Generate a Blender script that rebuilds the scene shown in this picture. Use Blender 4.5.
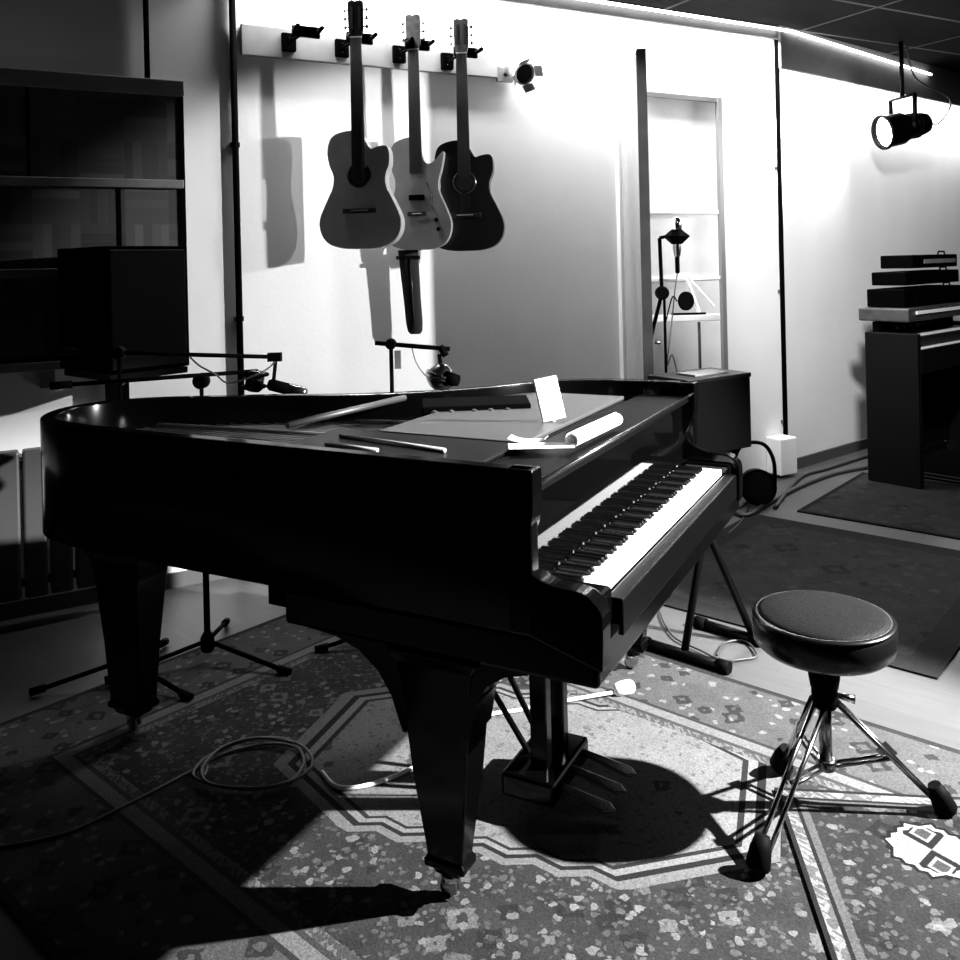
import bpy, bmesh, math, random
from mathutils import Vector, Matrix
random.seed(7)
PI = math.pi
for o in list(bpy.data.objects): bpy.data.objects.remove(o)
S = bpy.context.scene
COL = S.collection

# ------------------------------------------------------------------ camera
FPX, YH, ROLL, CH = 880.0, 262.0, .0235, 1.5
cd = bpy.data.cameras.new('camera'); cam = bpy.data.objects.new('camera', cd); COL.objects.link(cam)
cd.sensor_width = 36; cd.lens = FPX/960*36; cd.shift_y = -(480-YH)/960; cd.clip_start = .05; cd.clip_end = 60
cam.matrix_world = Matrix.Translation((0, 0, CH)) @ Matrix.Rotation(PI/2, 4, 'X') @ Matrix.Rotation(-ROLL, 4, 'Z')
S.camera = cam

# ------------------------------------------------------------------ exposure, world, room light
S.view_settings.view_transform = 'Standard'
S.view_settings.look = 'None'
S.view_settings.gamma = 1
S.view_settings.use_curve_mapping = False
S.view_settings.exposure = 0.0
w = bpy.data.worlds.new('world'); S.world = w; w.use_nodes = True
w.node_tree.nodes['Background'].inputs[0].default_value = (1, 1, 1, 1)
w.node_tree.nodes['Background'].inputs[1].default_value = .001

def lamp(name, kind, loc, energy, target=None, **kw):
    l = bpy.data.lights.new(name, kind); o = bpy.data.objects.new(name, l); COL.objects.link(o)
    l.energy = energy; o.location = loc
    for k, v in kw.items(): setattr(l, k, v)
    if target is not None:
        o.rotation_euler = (Vector(target)-Vector(loc)).to_track_quat('-Z', 'Y').to_euler()
    return o
# ceiling spot off to the right of the picture, over the piano and stool
lamp('piano_spot', 'SPOT', (3.0, 2.3, 2.15), 4300, (.25, 2.6, .1), spot_size=math.radians(52), spot_blend=.45, shadow_soft_size=.03)
# two spots on the right side washing the guitar wall at a low angle
lamp('guitar_wall_spot', 'SPOT', (4.2, 4.0, 2.35), 1600, (-.1, 4.85, 1.55), spot_size=math.radians(28), spot_blend=.3, shadow_soft_size=.05)
lamp('guitar_wall_second_spot', 'SPOT', (4.9, 4.75, 2.5), 650, (.0, 4.85, 1.75), spot_size=math.radians(18), spot_blend=.5, shadow_soft_size=.06)

# added spot without a fixture, brightens the right hand wall and the organ
lamp('right_wall_fill', 'SPOT', (1.5, 2.9, 2.8), 760, (2.65, 6.4, 1.25), spot_size=math.radians(56), spot_blend=1.0, shadow_soft_size=.12)

# ------------------------------------------------------------------ photo pixel -> place in the room
_c, _s = math.cos(ROLL), math.sin(ROLL)
def ab(x, y):
    dx, dy = x-480, y-YH
    return (dx*_c-dy*_s)/FPX, (dx*_s+dy*_c)/FPX
def at(x, y, Y):
    a, b = ab(x, y); return Vector((a*Y, Y, CH-b*Y))
def fl(x, y, z=0.0):
    a, b = ab(x, y); Y = (CH-z)/b; return Vector((a*Y, Y, z))
def onwall(x, y, P, d, off=0.0):
    n = Vector((d[1], -d[0])); P = Vector(P[:2])+n*off
    a, b = ab(x, y); t = (a*P[1]-P[0])/(d[0]-a*d[1]); Y = P[1]+t*d[1]
    return Vector((a*Y, Y, CH-b*Y)), t
WA_P = (-1.41, 4.19); _w = math.radians(28.5); WA_D = (math.cos(_w), math.sin(_w)); WA_N = Vector((WA_D[1], -WA_D[0], 0))
def wa(x, y, off=0.0): return onwall(x, y, WA_P, WA_D, off)[0]
tc = onwall(785, 470, WA_P, WA_D)[1]
CORNER = (WA_P[0]+tc*WA_D[0], WA_P[1]+tc*WA_D[1])
_b = math.radians(38.8); WB_D = (math.cos(_b), math.sin(_b)); WB_N = Vector((WB_D[1], -WB_D[0], 0))
def wb(x, y, off=0.0): return onwall(x, y, CORNER, WB_D, off)[0]
PT = .4812
PO = Vector((.2567, 1.987, 0)); PU = Vector((math.sin(PT), math.cos(PT), 0)); PV = Vector((-math.cos(PT), math.sin(PT), 0))
def pl(p):                                       # world -> piano coordinates
    d = Vector(p)-PO; return Vector((d.dot(PU), d.dot(PV), p[2]))

# ------------------------------------------------------------------ materials
def mat(name, g=.5, rough=.5, metal=0, coat=0, emit=0, spec=.5, bump=0, bscale=60, var=0, vscale=8):
    m = bpy.data.materials.new(name); m.use_nodes = True
    nt = m.node_tree; b = nt.nodes['Principled BSDF']
    b.inputs['Base Color'].default_value = (g, g, g, 1)
    b.inputs['Roughness'].default_value = rough; b.inputs['Metallic'].default_value = metal
    b.inputs['Coat Weight'].default_value = coat; b.inputs['Specular IOR Level'].default_value = spec
    if emit:
        b.inputs['Emission Color'].default_value = (1, 1, 1, 1); b.inputs['Emission Strength'].default_value = emit
    tcn = nt.nodes.new('ShaderNodeTexCoord')
    if bump:
        n = nt.nodes.new('ShaderNodeTexNoise'); n.inputs['Scale'].default_value = bscale; n.inputs['Detail'].default_value = 6
        bp = nt.nodes.new('ShaderNodeBump'); bp.inputs['Strength'].default_value = bump; bp.inputs['Distance'].default_value = .004
        nt.links.new(tcn.outputs['Object'], n.inputs['Vector']); nt.links.new(n.outputs['Fac'], bp.inputs['Height']); nt.links.new(bp.outputs['Normal'], b.inputs['Normal'])
    if var:
        n = nt.nodes.new('ShaderNodeTexNoise'); n.inputs['Scale'].default_value = vscale; n.inputs['Detail'].default_value = 5
        r = nt.nodes.new('ShaderNodeMapRange'); r.inputs['To Min'].default_value = max(0, g*(1-var)); r.inputs['To Max'].default_value = min(1, g*(1+var))
        r.inputs['From Min'].default_value = .3; r.inputs['From Max'].default_value = .7
        nt.links.new(tcn.outputs['Object'], n.inputs['Vector']); nt.links.new(n.outputs['Fac'], r.inputs['Value'])
        nt.links.new(r.outputs['Result'], b.inputs['Base Color'])
    return m

class N:
    """small helper to write node maths"""
    def __init__(s, nt): s.nt = nt
    def m(s, op, a, b=0.0, c=None):
        n = s.nt.nodes.new('ShaderNodeMath'); n.operation = op
        for i, v in enumerate((a, b) if c is None else (a, b, c)):
            if isinstance(v, (int, float)): n.inputs[i].default_value = v
            else: s.nt.links.new(v, n.inputs[i])
        return n.outputs[0]
    def lt(s, a, b): return s.m('LESS_THAN', a, b)
    def gt(s, a, b): return s.m('GREATER_THAN', a, b)
    def mix(s, f, a, b):                          # a + f*(b-a)
        return s.m('ADD', s.m('MULTIPLY', s.m('SUBTRACT', 1.0, f), a), s.m('MULTIPLY', f, b))
    def xy(s, scale=1):
        t = s.nt.nodes.new('ShaderNodeTexCoord'); p = s.nt.nodes.new('ShaderNodeSeparateXYZ')
        s.nt.links.new(t.outputs['Object'], p.inputs[0]); s.vec = t.outputs['Object']
        return p.outputs[0], p.outputs[1], p.outputs[2]
    def vor(s, scale, feature='F1', out='Distance', dist='EUCLIDEAN', rnd=1.0):
        n = s.nt.nodes.new('ShaderNodeTexVoronoi'); n.feature = feature; n.distance = dist
        n.inputs['Scale'].default_value = scale; n.inputs['Randomness'].default_value = rnd
        s.nt.links.new(s.vec, n.inputs['Vector']); return n.outputs[out]
    def noise(s, scale, detail=4):
        n = s.nt.nodes.new('ShaderNodeTexNoise'); n.inputs['Scale'].default_value = scale; n.inputs['Detail'].default_value = detail
        s.nt.links.new(s.vec, n.inputs['Vector']); return n.outputs['Fac']
    def bw(s, col):
        n = s.nt.nodes.new('ShaderNodeSeparateColor'); s.nt.links.new(col, n.inputs[0]); return n.outputs[0]

def rug_mat(name, L, W, dark, light, bands, medallion=None, motif=None, field=(.12, .3), dots=26):
    """persian rug in object coordinates: x 0..L, y 0..W; bands = [(from,to,tone,kind)] measured from the edge"""
    m = bpy.data.materials.new(name); m.use_nodes = True; nt = m.node_tree; b = nt.nodes['Principled BSDF']
    b.inputs['Roughness'].default_value = .95; b.inputs['Specular IOR Level'].default_value = .1
    q = N(nt); x, y, z = q.xy()
    ns = q.noise(9, 5); fine = q.noise(170, 3)
    # woven outlines are ragged: shift the pattern coordinates by a fine noise
    nn = nt.nodes.new('ShaderNodeTexNoise'); nn.inputs['Scale'].default_value = 45; nn.inputs['Detail'].default_value = 3
    nt.links.new(q.vec, nn.inputs['Vector'])
    va = nt.nodes.new('ShaderNodeVectorMath'); va.operation = 'MULTIPLY_ADD'; va.inputs[1].default_value = (.03, .03, 0)
    nt.links.new(nn.outputs['Color'], va.inputs[0]); nt.links.new(q.vec, va.inputs[2]); q.vec = va.outputs[0]
    c1 = q.bw(q.vor(dots, 'F1', 'Color')); d1 = q.vor(dots, 'F1', 'Distance')
    d2 = q.vor(dots*.42, 'F1', 'Distance', 'MANHATTAN', .6); c2 = q.bw(q.vor(dots*.42, 'F1', 'Color', 'MANHATTAN', .6))
    c3 = q.bw(q.vor(dots*2.1, 'F1', 'Color')); d3 = q.vor(dots*2.1, 'F1', 'Distance')
    blob = q.m('MULTIPLY', q.lt(d1, .3), q.gt(c1, .5))
    speck = q.m('MULTIPLY', q.lt(d3, .42), q.gt(c3, .45))
    leaf = q.m('MULTIPLY', q.m('MULTIPLY', q.lt(d2, .5), q.gt(d2, .24)), q.gt(c2, .3))
    base = q.mix(q.m('MULTIPLY', ns, 1.0), field[0], field[1])
    col = q.mix(q.m('MULTIPLY', leaf, .75), base, q.mix(q.gt(c2, .7), dark, q.mix(c2, dark, light)))
    col = q.mix(q.m('MULTIPLY', speck, .65), col, q.mix(c3, dark, light*.8))
    col = q.mix(blob, col, q.mix(c1, light*.4, light*1.1))
    if medallion:
        cx, cy, ang, hx, hy, tone = medallion
        dx = q.m('SUBTRACT', x, cx); dy = q.m('SUBTRACT', y, cy); ca, sa = math.cos(ang), math.sin(ang)
        e1 = q.m('ABSOLUTE', q.m('ADD', q.m('MULTIPLY', dx, ca), q.m('MULTIPLY', dy, sa)))
        e2 = q.m('ABSOLUTE', q.m('SUBTRACT', q.m('MULTIPLY', dy, ca), q.m('MULTIPLY', dx, sa)))
        st = q.m('MULTIPLY', q.m('ABSOLUTE', q.m('SUBTRACT', q.m('FRACT', q.m('MULTIPLY', e1, 7.0)), .5)), .05)
        g = q.m('MAXIMUM', q.m('DIVIDE', e1, hx), q.m('DIVIDE', q.m('ADD', e2, st), hy))
        g = q.m('MAXIMUM', g, q.m('MULTIPLY', q.m('ADD', q.m('DIVIDE', e1, hx), q.m('DIVIDE', e2, hy)), .66))
        inner = q.mix(q.m('MULTIPLY', q.m('MULTIPLY', leaf, q.gt(c2, .8)), .8), q.mix(ns, tone*.7, tone*1.15), dark*2.5); inner = q.mix(q.m('MULTIPLY', q.m('MULTIPLY', speck, q.gt(c3, .75)), .5), inner, dark*3)
        for lim, tn in ((1.06, light*.9), (1.0, dark), (.965, tone), (.925, dark*1.4), (.9, None)):
            col = q.mix(q.lt(g, lim), col, inner if tn is None else tn)
    if motif:
        for cx, cy, r in motif:
            ax = q.m('ABSOLUTE', q.m('SUBTRACT', x, cx)); ay = q.m('ABSOLUTE', q.m('SUBTRACT', y, cy))
            o = q.m('MAXIMUM', q.m('MAXIMUM', ax, ay), q.m('MULTIPLY', q.m('ADD', ax, ay), .74))
            jag = q.m('MULTIPLY', q.m('ABSOLUTE', q.m('SUBTRACT', q.m('FRACT', q.m('MULTIPLY', q.m('SUBTRACT', ax, ay), 22)), .5)), .02)
            o = q.m('ADD', o, jag)
            gx = q.m('ABSOLUTE', q.m('SUBTRACT', q.m('FRACT', q.m('ADD', q.m('MULTIPLY', q.m('SUBTRACT', x, cx), 9), .5)), .5)); gy = q.m('ABSOLUTE', q.m('SUBTRACT', q.m('FRACT', q.m('ADD', q.m('MULTIPLY', q.m('SUBTRACT', y, cy), 8), .0)), .5))
            gg = q.m('ADD', gx, gy)
            inn = q.mix(q.m('MULTIPLY', q.gt(gg, .3), q.lt(gg, .5)), light*1.4, dark)
            inn = q.mix(q.lt(gg, .2), inn, dark*5)
            col = q.mix(q.lt(o, r*1.12), col, dark*.6); col = q.mix(q.lt(o, r), col, light*1.8); col = q.mix(q.lt(o, r*.86), col, inn)
    e = q.m('MINIMUM', q.m('MINIMUM', x, q.m('SUBTRACT', L, x)), q.m('MINIMUM', y, q.m('SUBTRACT', W, y)))
    per = q.m('ADD', x, y)
    for a, bb, tone, kind in bands:
        mask = q.m('MULTIPLY', q.gt(e, a), q.lt(e, bb))
        if kind == 'plain': v = q.mix(ns, tone*.85, tone*1.15)
        elif kind == 'braid': v = q.mix(q.gt(q.m('ADD', c3, q.m('MULTIPLY', q.m('FRACT', q.m('MULTIPLY', per, 40)), .6)), .8), tone, tone*.45)
        else: v = q.mix(blob, q.mix(ns, tone*.6, tone*1.3), light); v = q.mix(q.m('MULTIPLY', leaf, .8), v, dark)
        col = q.mix(mask, col, v)
    col = q.m('MULTIPLY', col, q.mix(fine, .06, .42))
    cmb = nt.nodes.new('ShaderNodeCombineColor')
    for i in range(3): nt.links.new(col, cmb.inputs[i])
    nt.links.new(cmb.outputs[0], b.inputs['Base Color'])
    bp = nt.nodes.new('ShaderNodeBump'); bp.inputs['Strength'].default_value = .5; bp.inputs['Distance'].default_value = .003
    nt.links.new(fine, bp.inputs['Height']); nt.links.new(bp.outputs['Normal'], b.inputs['Normal'])
    return m

def floor_mat():
    m = bpy.data.materials.new('floor_planks'); m.use_nodes = True; nt = m.node_tree; b = nt.nodes['Principled BSDF']
    t = nt.nodes.new('ShaderNodeTexCoord'); mp = nt.nodes.new('ShaderNodeMapping'); mp.inputs['Rotation'].default_value = (0, 0, math.radians(41))
    br = nt.nodes.new('ShaderNodeTexBrick'); br.inputs['Scale'].default_value = 1; br.inputs['Brick Width'].default_value = 1.3; br.inputs['Row Height'].default_value = .16
    br.inputs['Mortar Size'].default_value = .002; br.inputs['Color1'].default_value = (.075,)*3+(1,); br.inputs['Color2'].default_value = (.055,)*3+(1,); br.inputs['Mortar'].default_value = (.05,)*3+(1,)
    ns = nt.nodes.new('ShaderNodeTexNoise'); ns.inputs['Scale'].default_value = 5; ns.inputs['Detail'].default_value = 6
    mp2 = nt.nodes.new('ShaderNodeMapping'); mp2.inputs['Scale'].default_value = (1, 12, 1)
    mx = nt.nodes.new('ShaderNodeMix'); mx.data_type = 'RGBA'; mx.blend_type = 'MULTIPLY'; mx.inputs[0].default_value = .5
    nt.links.new(t.outputs['Object'], mp.inputs[0]); nt.links.new(mp.outputs[0], br.inputs[0]); nt.links.new(mp.outputs[0], mp2.inputs[0]); nt.links.new(mp2.outputs[0], ns.inputs[0])
    nt.links.new(br.outputs[0], mx.inputs[6]); nt.links.new(ns.outputs['Fac'], mx.inputs[7]); nt.links.new(mx.outputs[2], b.inputs['Base Color'])
    b.inputs['Roughness'].default_value = .5
    return m

def parquet_mat():
    m = bpy.data.materials.new('parquet_blocks'); m.use_nodes = True; nt = m.node_tree; b = nt.nodes['Principled BSDF']
    q = N(nt); x, y, z = q.xy(); T = .19
    u = q.m('DIVIDE', x, T); v = q.m('DIVIDE', z, T)
    fu = q.m('FLOOR', u); fv = q.m('FLOOR', v)
    par = q.m('FRACT', q.m('MULTIPLY', q.m('ADD', fu, fv), .5)); par = q.gt(par, .25)
    lx = q.m('FRACT', u); lz = q.m('FRACT', v)
    strip = q.mix(par, lx, lz)
    k = q.m('FLOOR', q.m('MULTIPLY', strip, 5)); f = q.m('FRACT', q.m('MULTIPLY', strip, 5))
    wn = nt.nodes.new('ShaderNodeTexWhiteNoise'); wn.noise_dimensions = '3D'; cv = nt.nodes.new('ShaderNodeCombineXYZ')
    nt.links.new(fu, cv.inputs[0]); nt.links.new(fv, cv.inputs[1]); nt.links.new(k, cv.inputs[2]); nt.links.new(cv.outputs[0], wn.inputs[0])
    wt = nt.nodes.new('ShaderNodeTexWhiteNoise'); wt.noise_dimensions = '2D'; cv2 = nt.nodes.new('ShaderNodeCombineXYZ')
    nt.links.new(fu, cv2.inputs[0]); nt.links.new(fv, cv2.inputs[1]); nt.links.new(cv2.outputs[0], wt.inputs[0])
    col = q.mix(wn.outputs[0], .02, .06); col = q.m('MULTIPLY', col, q.mix(wt.outputs[0], .6, 1.5))
    edge = q.m('MAXIMUM', q.lt(f, .06), q.m('MAXIMUM', q.lt(lx, .015), q.lt(lz, .015)))
    col = q.mix(edge, col, .04)
    cmb = nt.nodes.new('ShaderNodeCombineColor')
    for i in range(3): nt.links.new(col, cmb.inputs[i])
    nt.links.new(cmb.outputs[0], b.inputs['Base Color']); b.inputs['Roughness'].default_value = .6
    return m

def ceiling_mat():
    m = bpy.data.materials.new('ceiling_tiles'); m.use_nodes = True; nt = m.node_tree; b = nt.nodes['Principled BSDF']
    t = nt.nodes.new('ShaderNodeTexCoord'); mp = nt.nodes.new('ShaderNodeMapping'); mp.inputs['Rotation'].default_value = (0, 0, -_w)
    br = nt.nodes.new('ShaderNodeTexBrick'); br.inputs['Scale'].default_value = 1; br.inputs['Brick Width'].default_value = 1.2; br.inputs['Row Height'].default_value = .6
    br.offset = 0; br.inputs['Mortar Size'].default_value = .012
    br.inputs['Color1'].default_value = (.004,)*3+(1,); br.inputs['Color2'].default_value = (.003,)*3+(1,); br.inputs['Mortar'].default_value = (.09,)*3+(1,)
    nt.links.new(t.outputs['Object'], mp.inputs[0]); nt.links.new(mp.outputs[0], br.inputs[0]); nt.links.new(br.outputs[0], b.inputs['Base Color']); b.inputs['Roughness'].default_value = .9; b.inputs['Specular IOR Level'].default_value = .05
    return m

M = dict(
    wall=mat('painted_wall', .78, .75, var=.03, vscale=3, bump=.15, bscale=40),
    valance=mat('valance_board', .16, .7, var=.1),
    black=mat('black_lacquer', .0007, .14, spec=.16),
    mirror=mat('polished_black_lacquer', .0006, .04, spec=.5),
    satin=mat('black_satin', .001, .42, spec=.06),
    blackwood=mat('black_wood', .0008, .36, spec=.07),
    matte=mat('matte_black', .0008, .7, spec=.01),
    rubber=mat('black_rubber', .0012, .65, spec=.03),
    fabric=mat('black_cloth', .005, .95, bump=.4, bscale=200),
    ivory=mat('white_key_plastic', .85, .25),
    ebony=mat('black_key_plastic', .001, .3, spec=.15),
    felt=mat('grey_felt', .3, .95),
    plate=mat('cast_iron_plate', .12, .35, metal=.5, var=.1),
    board=mat('soundboard_spruce', .3, .45, var=.15, vscale=12),
    railtop=mat('front_rail_black', .0008, .5, spec=.03), deskgrey=mat('music_desk_grey', .02, .5, spec=.5), darkgrey=mat('dark_grey_rod', .012, .5),
    steel=mat('string_steel', .5, .3, metal=1), bronze=mat('wound_string', .08, .5, metal=1),
    chrome=mat('chrome', .55, .14, metal=1),
    darkchrome=mat('dark_chrome', .18, .22, metal=1),
    brass=mat('brass', .5, .2, metal=1),
    vinyl=mat('seat_vinyl', .004, .62, spec=.05, bump=.5, bscale=160, var=.25, vscale=60),
    vinylside=mat('seat_side_vinyl', .003, .25, spec=.3),
    spruce=mat('pale_guitar_top', .5, .4, var=.12, vscale=10),
    spruce2=mat('amber_guitar_top', .26, .3, var=.15, vscale=10),
    mahog=mat('dark_guitar_top', .018, .25),
    side=mat('pale_guitar_side', .25, .35),
    rose=mat('dark_fretboard', .015, .5),
    woodrail=mat('pale_rail_wood', .3, .6, var=.15, vscale=7),
    greywood=mat('grey_shelf_wood', .14, .6, var=.2),
    white=mat('white_paint', .85, .5),
    paper=mat('white_paper', .9, .7),
    door=mat('door_panel_paint', .74, .6, var=.05),
    jamb=mat('door_jamb_paint', .16, .6), headveneer=mat('headstock_veneer', .09, .4, var=.4, vscale=40),
    doorleaf=mat('door_leaf_paint', .45, .6, var=.08, vscale=14),
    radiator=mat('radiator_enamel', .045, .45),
    cable=mat('grey_cable', .12, .6),
    whitecable=mat('white_cable', .85, .5),
    blackcable=mat('black_cable', .02, .5),
    organ=mat('organ_wood', .003, .5, spec=.1),
    organtop=mat('organ_worn_top', .03, .5, var=.5, vscale=20),
    lens=mat('lit_lens', .9, .3, emit=60),
    glasslens=mat('dark_lens', .02, .1),
    led=mat('led_tube', .9, .3, emit=9),
    floor=floor_mat(), parquet=parquet_mat(), ceiling=ceiling_mat(),
    base=mat('baseboard_paint', .06, .6),
)

# ------------------------------------------------------------------ mesh helpers
class MB:
    def __init__(s): s.bm = bmesh.new(); s.sm = []
    def box(s, x0, x1, y0, y1, z0, z1, mt=None):
        r = bmesh.ops.create_cube(s.bm, size=1)
        T = Matrix.Translation(((x0+x1)/2, (y0+y1)/2, (z0+z1)/2)) @ Matrix.Diagonal((abs(x1-x0), abs(y1-y0), abs(z1-z0), 1))
        bmesh.ops.transform(s.bm, matrix=(mt @ T) if mt else T, verts=r['verts']); return s
    def hull(s, bottom, top):                       # two loops of equal length
        vb = [s.bm.verts.new(p) for p in bottom]; vt = [s.bm.verts.new(p) for p in top]; n = len(vb)
        s.bm.faces.new(vb[::-1]); s.bm.faces.new(vt)
        for i in range(n): s.bm.faces.new((vb[i], vb[(i+1) % n], vt[(i+1) % n], vt[i]))
        return s
    def prism(s, pts, z0, z1): return s.hull([(x, y, z0) for x, y in pts], [(x, y, z1) for x, y in pts])
    def side(s, pts, x0, x1):                       # profile in (y,z), along x
        return s.hull([(x0, y, z) for y, z in pts], [(x1, y, z) for y, z in pts])
    def front(s, pts, y0, y1):                      # profile in (x,z), along y
        return s.hull([(x, y0, z) for x, z in pts], [(x, y1, z) for x, z in pts])
    def tube(s, pts, r, seg=8):
        pts = [Vector(p) for p in pts]; rings = []
        rr = r if isinstance(r, (list, tuple)) else [r]*len(pts)
        up = Vector((0, 0, 1)); prev = None
        for i, p in enumerate(pts):
            d = (pts[min(i+1, len(pts)-1)]-pts[max(i-1, 0)]).normalized()
            if prev is None:
                a = d.cross(up)
                if a.length < .05: a = d.cross(Vector((1, 0, 0)))
            else: a = prev-d*prev.dot(d)
            a.normalize(); prev = a; b = d.cross(a)
            rings.append([s.bm.verts.new(p+(a*math.cos(2*PI*k/seg)+b*math.sin(2*PI*k/seg))*rr[i]) for k in range(seg)])
        for i in range(len(rings)-1):
            for k in range(seg):
                f = s.bm.faces.new((rings[i][k], rings[i][(k+1) % seg], rings[i+1][(k+1) % seg], rings[i+1][k])); f.smooth = True
        s.bm.faces.new(rings[0][::-1]); s.bm.faces.new(rings[-1]); return s
    def lathe(s, prof, mt=None, seg=24, smooth=True):  # prof = [(r, z)]
        rings = []
        mt = mt or Matrix()
        for r, z in prof:
            rings.append([s.bm.verts.new(mt @ Vector((max(r, .0003)*math.cos(2*PI*k/seg), max(r, .0003)*math.sin(2*PI*k/seg), z))) for k in range(seg)])
        for i in range(len(rings)-1):
            for k in range(seg):
                f = s.bm.faces.new((rings[i][k], rings[i][(k+1) % seg], rings[i+1][(k+1) % seg], rings[i+1][k])); f.smooth = smooth
        s.bm.faces.new(rings[0][::-1]); s.bm.faces.new(rings[-1]); return s
    def build(s, name, m, parent=None, bevel=0, loc=None, mw=None, seg=2):
        bmesh.ops.recalc_face_normals(s.bm, faces=s.bm.faces)
        me = bpy.data.meshes.new(name); s.bm.to_mesh(me); s.bm.free()
        me.materials.append(m); o = bpy.data.objects.new(name, me); COL.objects.link(o)
        if parent: o.parent = parent
        if loc is not None: o.location = loc
        if mw is not None: o.matrix_world = mw
        if bevel:
            b = o.modifiers.new('bevel', 'BEVEL'); b.width = bevel; b.segments = seg; b.limit_method = 'ANGLE'; b.angle_limit = math.radians(40)
        return o
def tag(o, label, cat, group=None):
    o['label'] = label; o['category'] = cat
    if group: o['group'] = group
    return o
def thing(name, label, cat, loc=(0, 0, 0), rz=0, group=None):
    o = bpy.data.objects.new(name, None); COL.objects.link(o); o.location = loc; o.rotation_euler = (0, 0, rz); o.empty_display_size = .1
    return tag(o, label, cat, group)
def structure(o): o['kind'] = 'structure'; return o
def copy_tree(o, parent=None):
    c = o.copy(); COL.objects.link(c)
    if parent: c.parent = parent
    for ch in list(o.children): copy_tree(ch, c)
    return c
def aim(p, d):                                     # matrix whose local z points along d, origin p
    return Matrix.Translation(p) @ Vector(d).to_track_quat('Z', 'Y').to_matrix().to_4x4()
def smooth_curve(pts, n=8, closed=False):
    pts = [Vector(p) for p in pts]; out = []; L = len(pts)
    rng = range(L if closed else L-1)
    for i in rng:
        g = lambda k: pts[k % L] if closed else pts[max(0, min(L-1, k))]
        p0, p1, p2, p3 = g(i-1), g(i), g(i+1), g(i+2)
        for k in range(n):
            t = k/n; out.append(.5*((2*p1)+(-p0+p2)*t+(2*p0-5*p1+4*p2-p3)*t*t+(-p0+3*p1-3*p2+p3)*t**3))
    if not closed: out.append(pts[-1])
    return out

# ------------------------------------------------------------------ the room
ZC = 3.02
def wmat(P, ang): return Matrix.Translation((P[0], P[1], 0)) @ Matrix.Rotation(ang, 4, 'Z')
WAM = wmat(WA_P, _w); WBM = wmat(CORNER, _b)          # local x along wall, local -y towards the room
WAI, WBI = WAM.inverted(), WBM.inverted()
def la(x, y, off=0): return WAI @ wa(x, y, off)
def lb(x, y, off=0): return WBI @ wb(x, y, off)
structure(MB().box(-4, 8, -.5, 10, -.1, 0).build('floor', M['floor']))
structure(MB().box(-4, 8, -.5, 10, ZC, ZC+.1).build('ceiling', M['ceiling']))
structure(MB().box(-2.6, tc, 0, .12, 0, ZC).build('wall_back', M['wall'], mw=WAM))
structure(MB().box(0, 3.6, 0, .12, 0, ZC).build('wall_right', M['wall'], mw=WBM))
structure(MB().box(0, 3.6, -.018, 0, 0, .075).build('baseboard_right', M['base'], mw=WBM))
structure(MB().box(-2.6, la(610, 400).x, -.015, 0, 0, .07).build('baseboard_back', M['base'], mw=WAM))
# valance boards hiding the wash light, and the thin lit strip at the ceiling edge
zA = la(690, 27, .16).z; zB = lb(870, 87, .16).z
xg = la(236, 100).x
structure(MB().box(-2.6, tc+.03, -.17, -.15, zA, ZC).build('trim_1', M['valance'], mw=WAM))
structure(MB().box(-.2, 3.6, -.17, -.15, zB, ZC).build('trim_2', M['valance'], mw=WBM))

structure(MB().box(xg-.03, xg, -.15, 0, zA-.02, ZC).build('cove_light_stop', M['valance'], mw=WAM))  # added divider in the cove, keeps the wash light off the left wall
# wash tubes behind the valance
def led_tube(P, ang, x0, x1, y, z, label, area, power):
    mw = wmat(P, ang)
    t = thing('led_tube', label, 'light', mw @ Vector((x0, y, z)), ang, 'wall wash tubes')
    MB().tube([(0, 0, 0), (x1-x0, 0, 0)], .012).build('tube', M['led'], t)
    MB().box(0, x1-x0, -.018, .018, .014, .03).build('mounting_rail', M['white'], t)
    l = bpy.data.lights.new('wash', 'AREA'); l.shape = 'RECTANGLE'; l.size = x1-x0; l.size_y = .03; l.energy = power
    o = bpy.data.objects.new('wash', l); COL.objects.link(o); o.parent = t; o.location = ((x1-x0)/2, 0, -.014)
    o.rotation_euler = (math.radians(-12), 0, 0)
    return t
led_tube(WA_P, _w, xg+.1, tc-.05, -.09, zA+.07, 'long lit tube above the guitar wall, behind the valance', None, 125)
led_tube(CORNER, _b, .05, 3.4, -.09, zB+.07, 'long lit tube above the right hand wall, behind the valance', None, 62)
# visible strip at the ceiling
def onz(P, d, t_, off, z): n = Vector((d[1], -d[0])); return Vector((P[0]+d[0]*t_+n.x*off, P[1]+d[1]*t_+n.y*off, z))
s2 = wb(931, 74.5, .2)
o = MB().tube([onz(WA_P, WA_D, 1.2, .2, 3.005), onz(WA_P, WA_D, tc-.06, .2, 2.992), s2], .010).build('ceiling_light_strip', M['led'])
tag(o, 'thin bright light strip running along the edge of the dark ceiling', 'light')

# conduits on the wall
def conduit(px, y0, y1, top, bottom, label, plane='a', r=.013):
    f = la if plane == 'a' else lb
    P0, P1 = f(px[0], y0), f(px[1], y1)
    x = (P0.x+P1.x)/2; mw = WAM if plane == 'a' else WBM
    z0 = bottom if bottom is not None else P1.z
    t = thing('wall_conduit', label, 'pipe', mw @ Vector((x, -.022, z0)), _w if plane == 'a' else _b)
    MB().tube([(0, 0, 0), (0, 0, (top or ZC)-z0)], r, 10).build('pipe', M['matte'], t)
    for z in (.35, 1.25, 2.1):
        if z0 < z < 3: MB().box(-.022, .022, 0, .022, z-z0-.012, z-z0+.012).build('clip', M['darkchrome'], t)
    return t
conduit((145, 147), 10, 88, ZC, None, 'short black pipe running down to the parquet panel')
conduit((231, 238), 5, 300, ZC, .02, 'black vertical pipe left of the four guitar hangers', r=.016)
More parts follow.
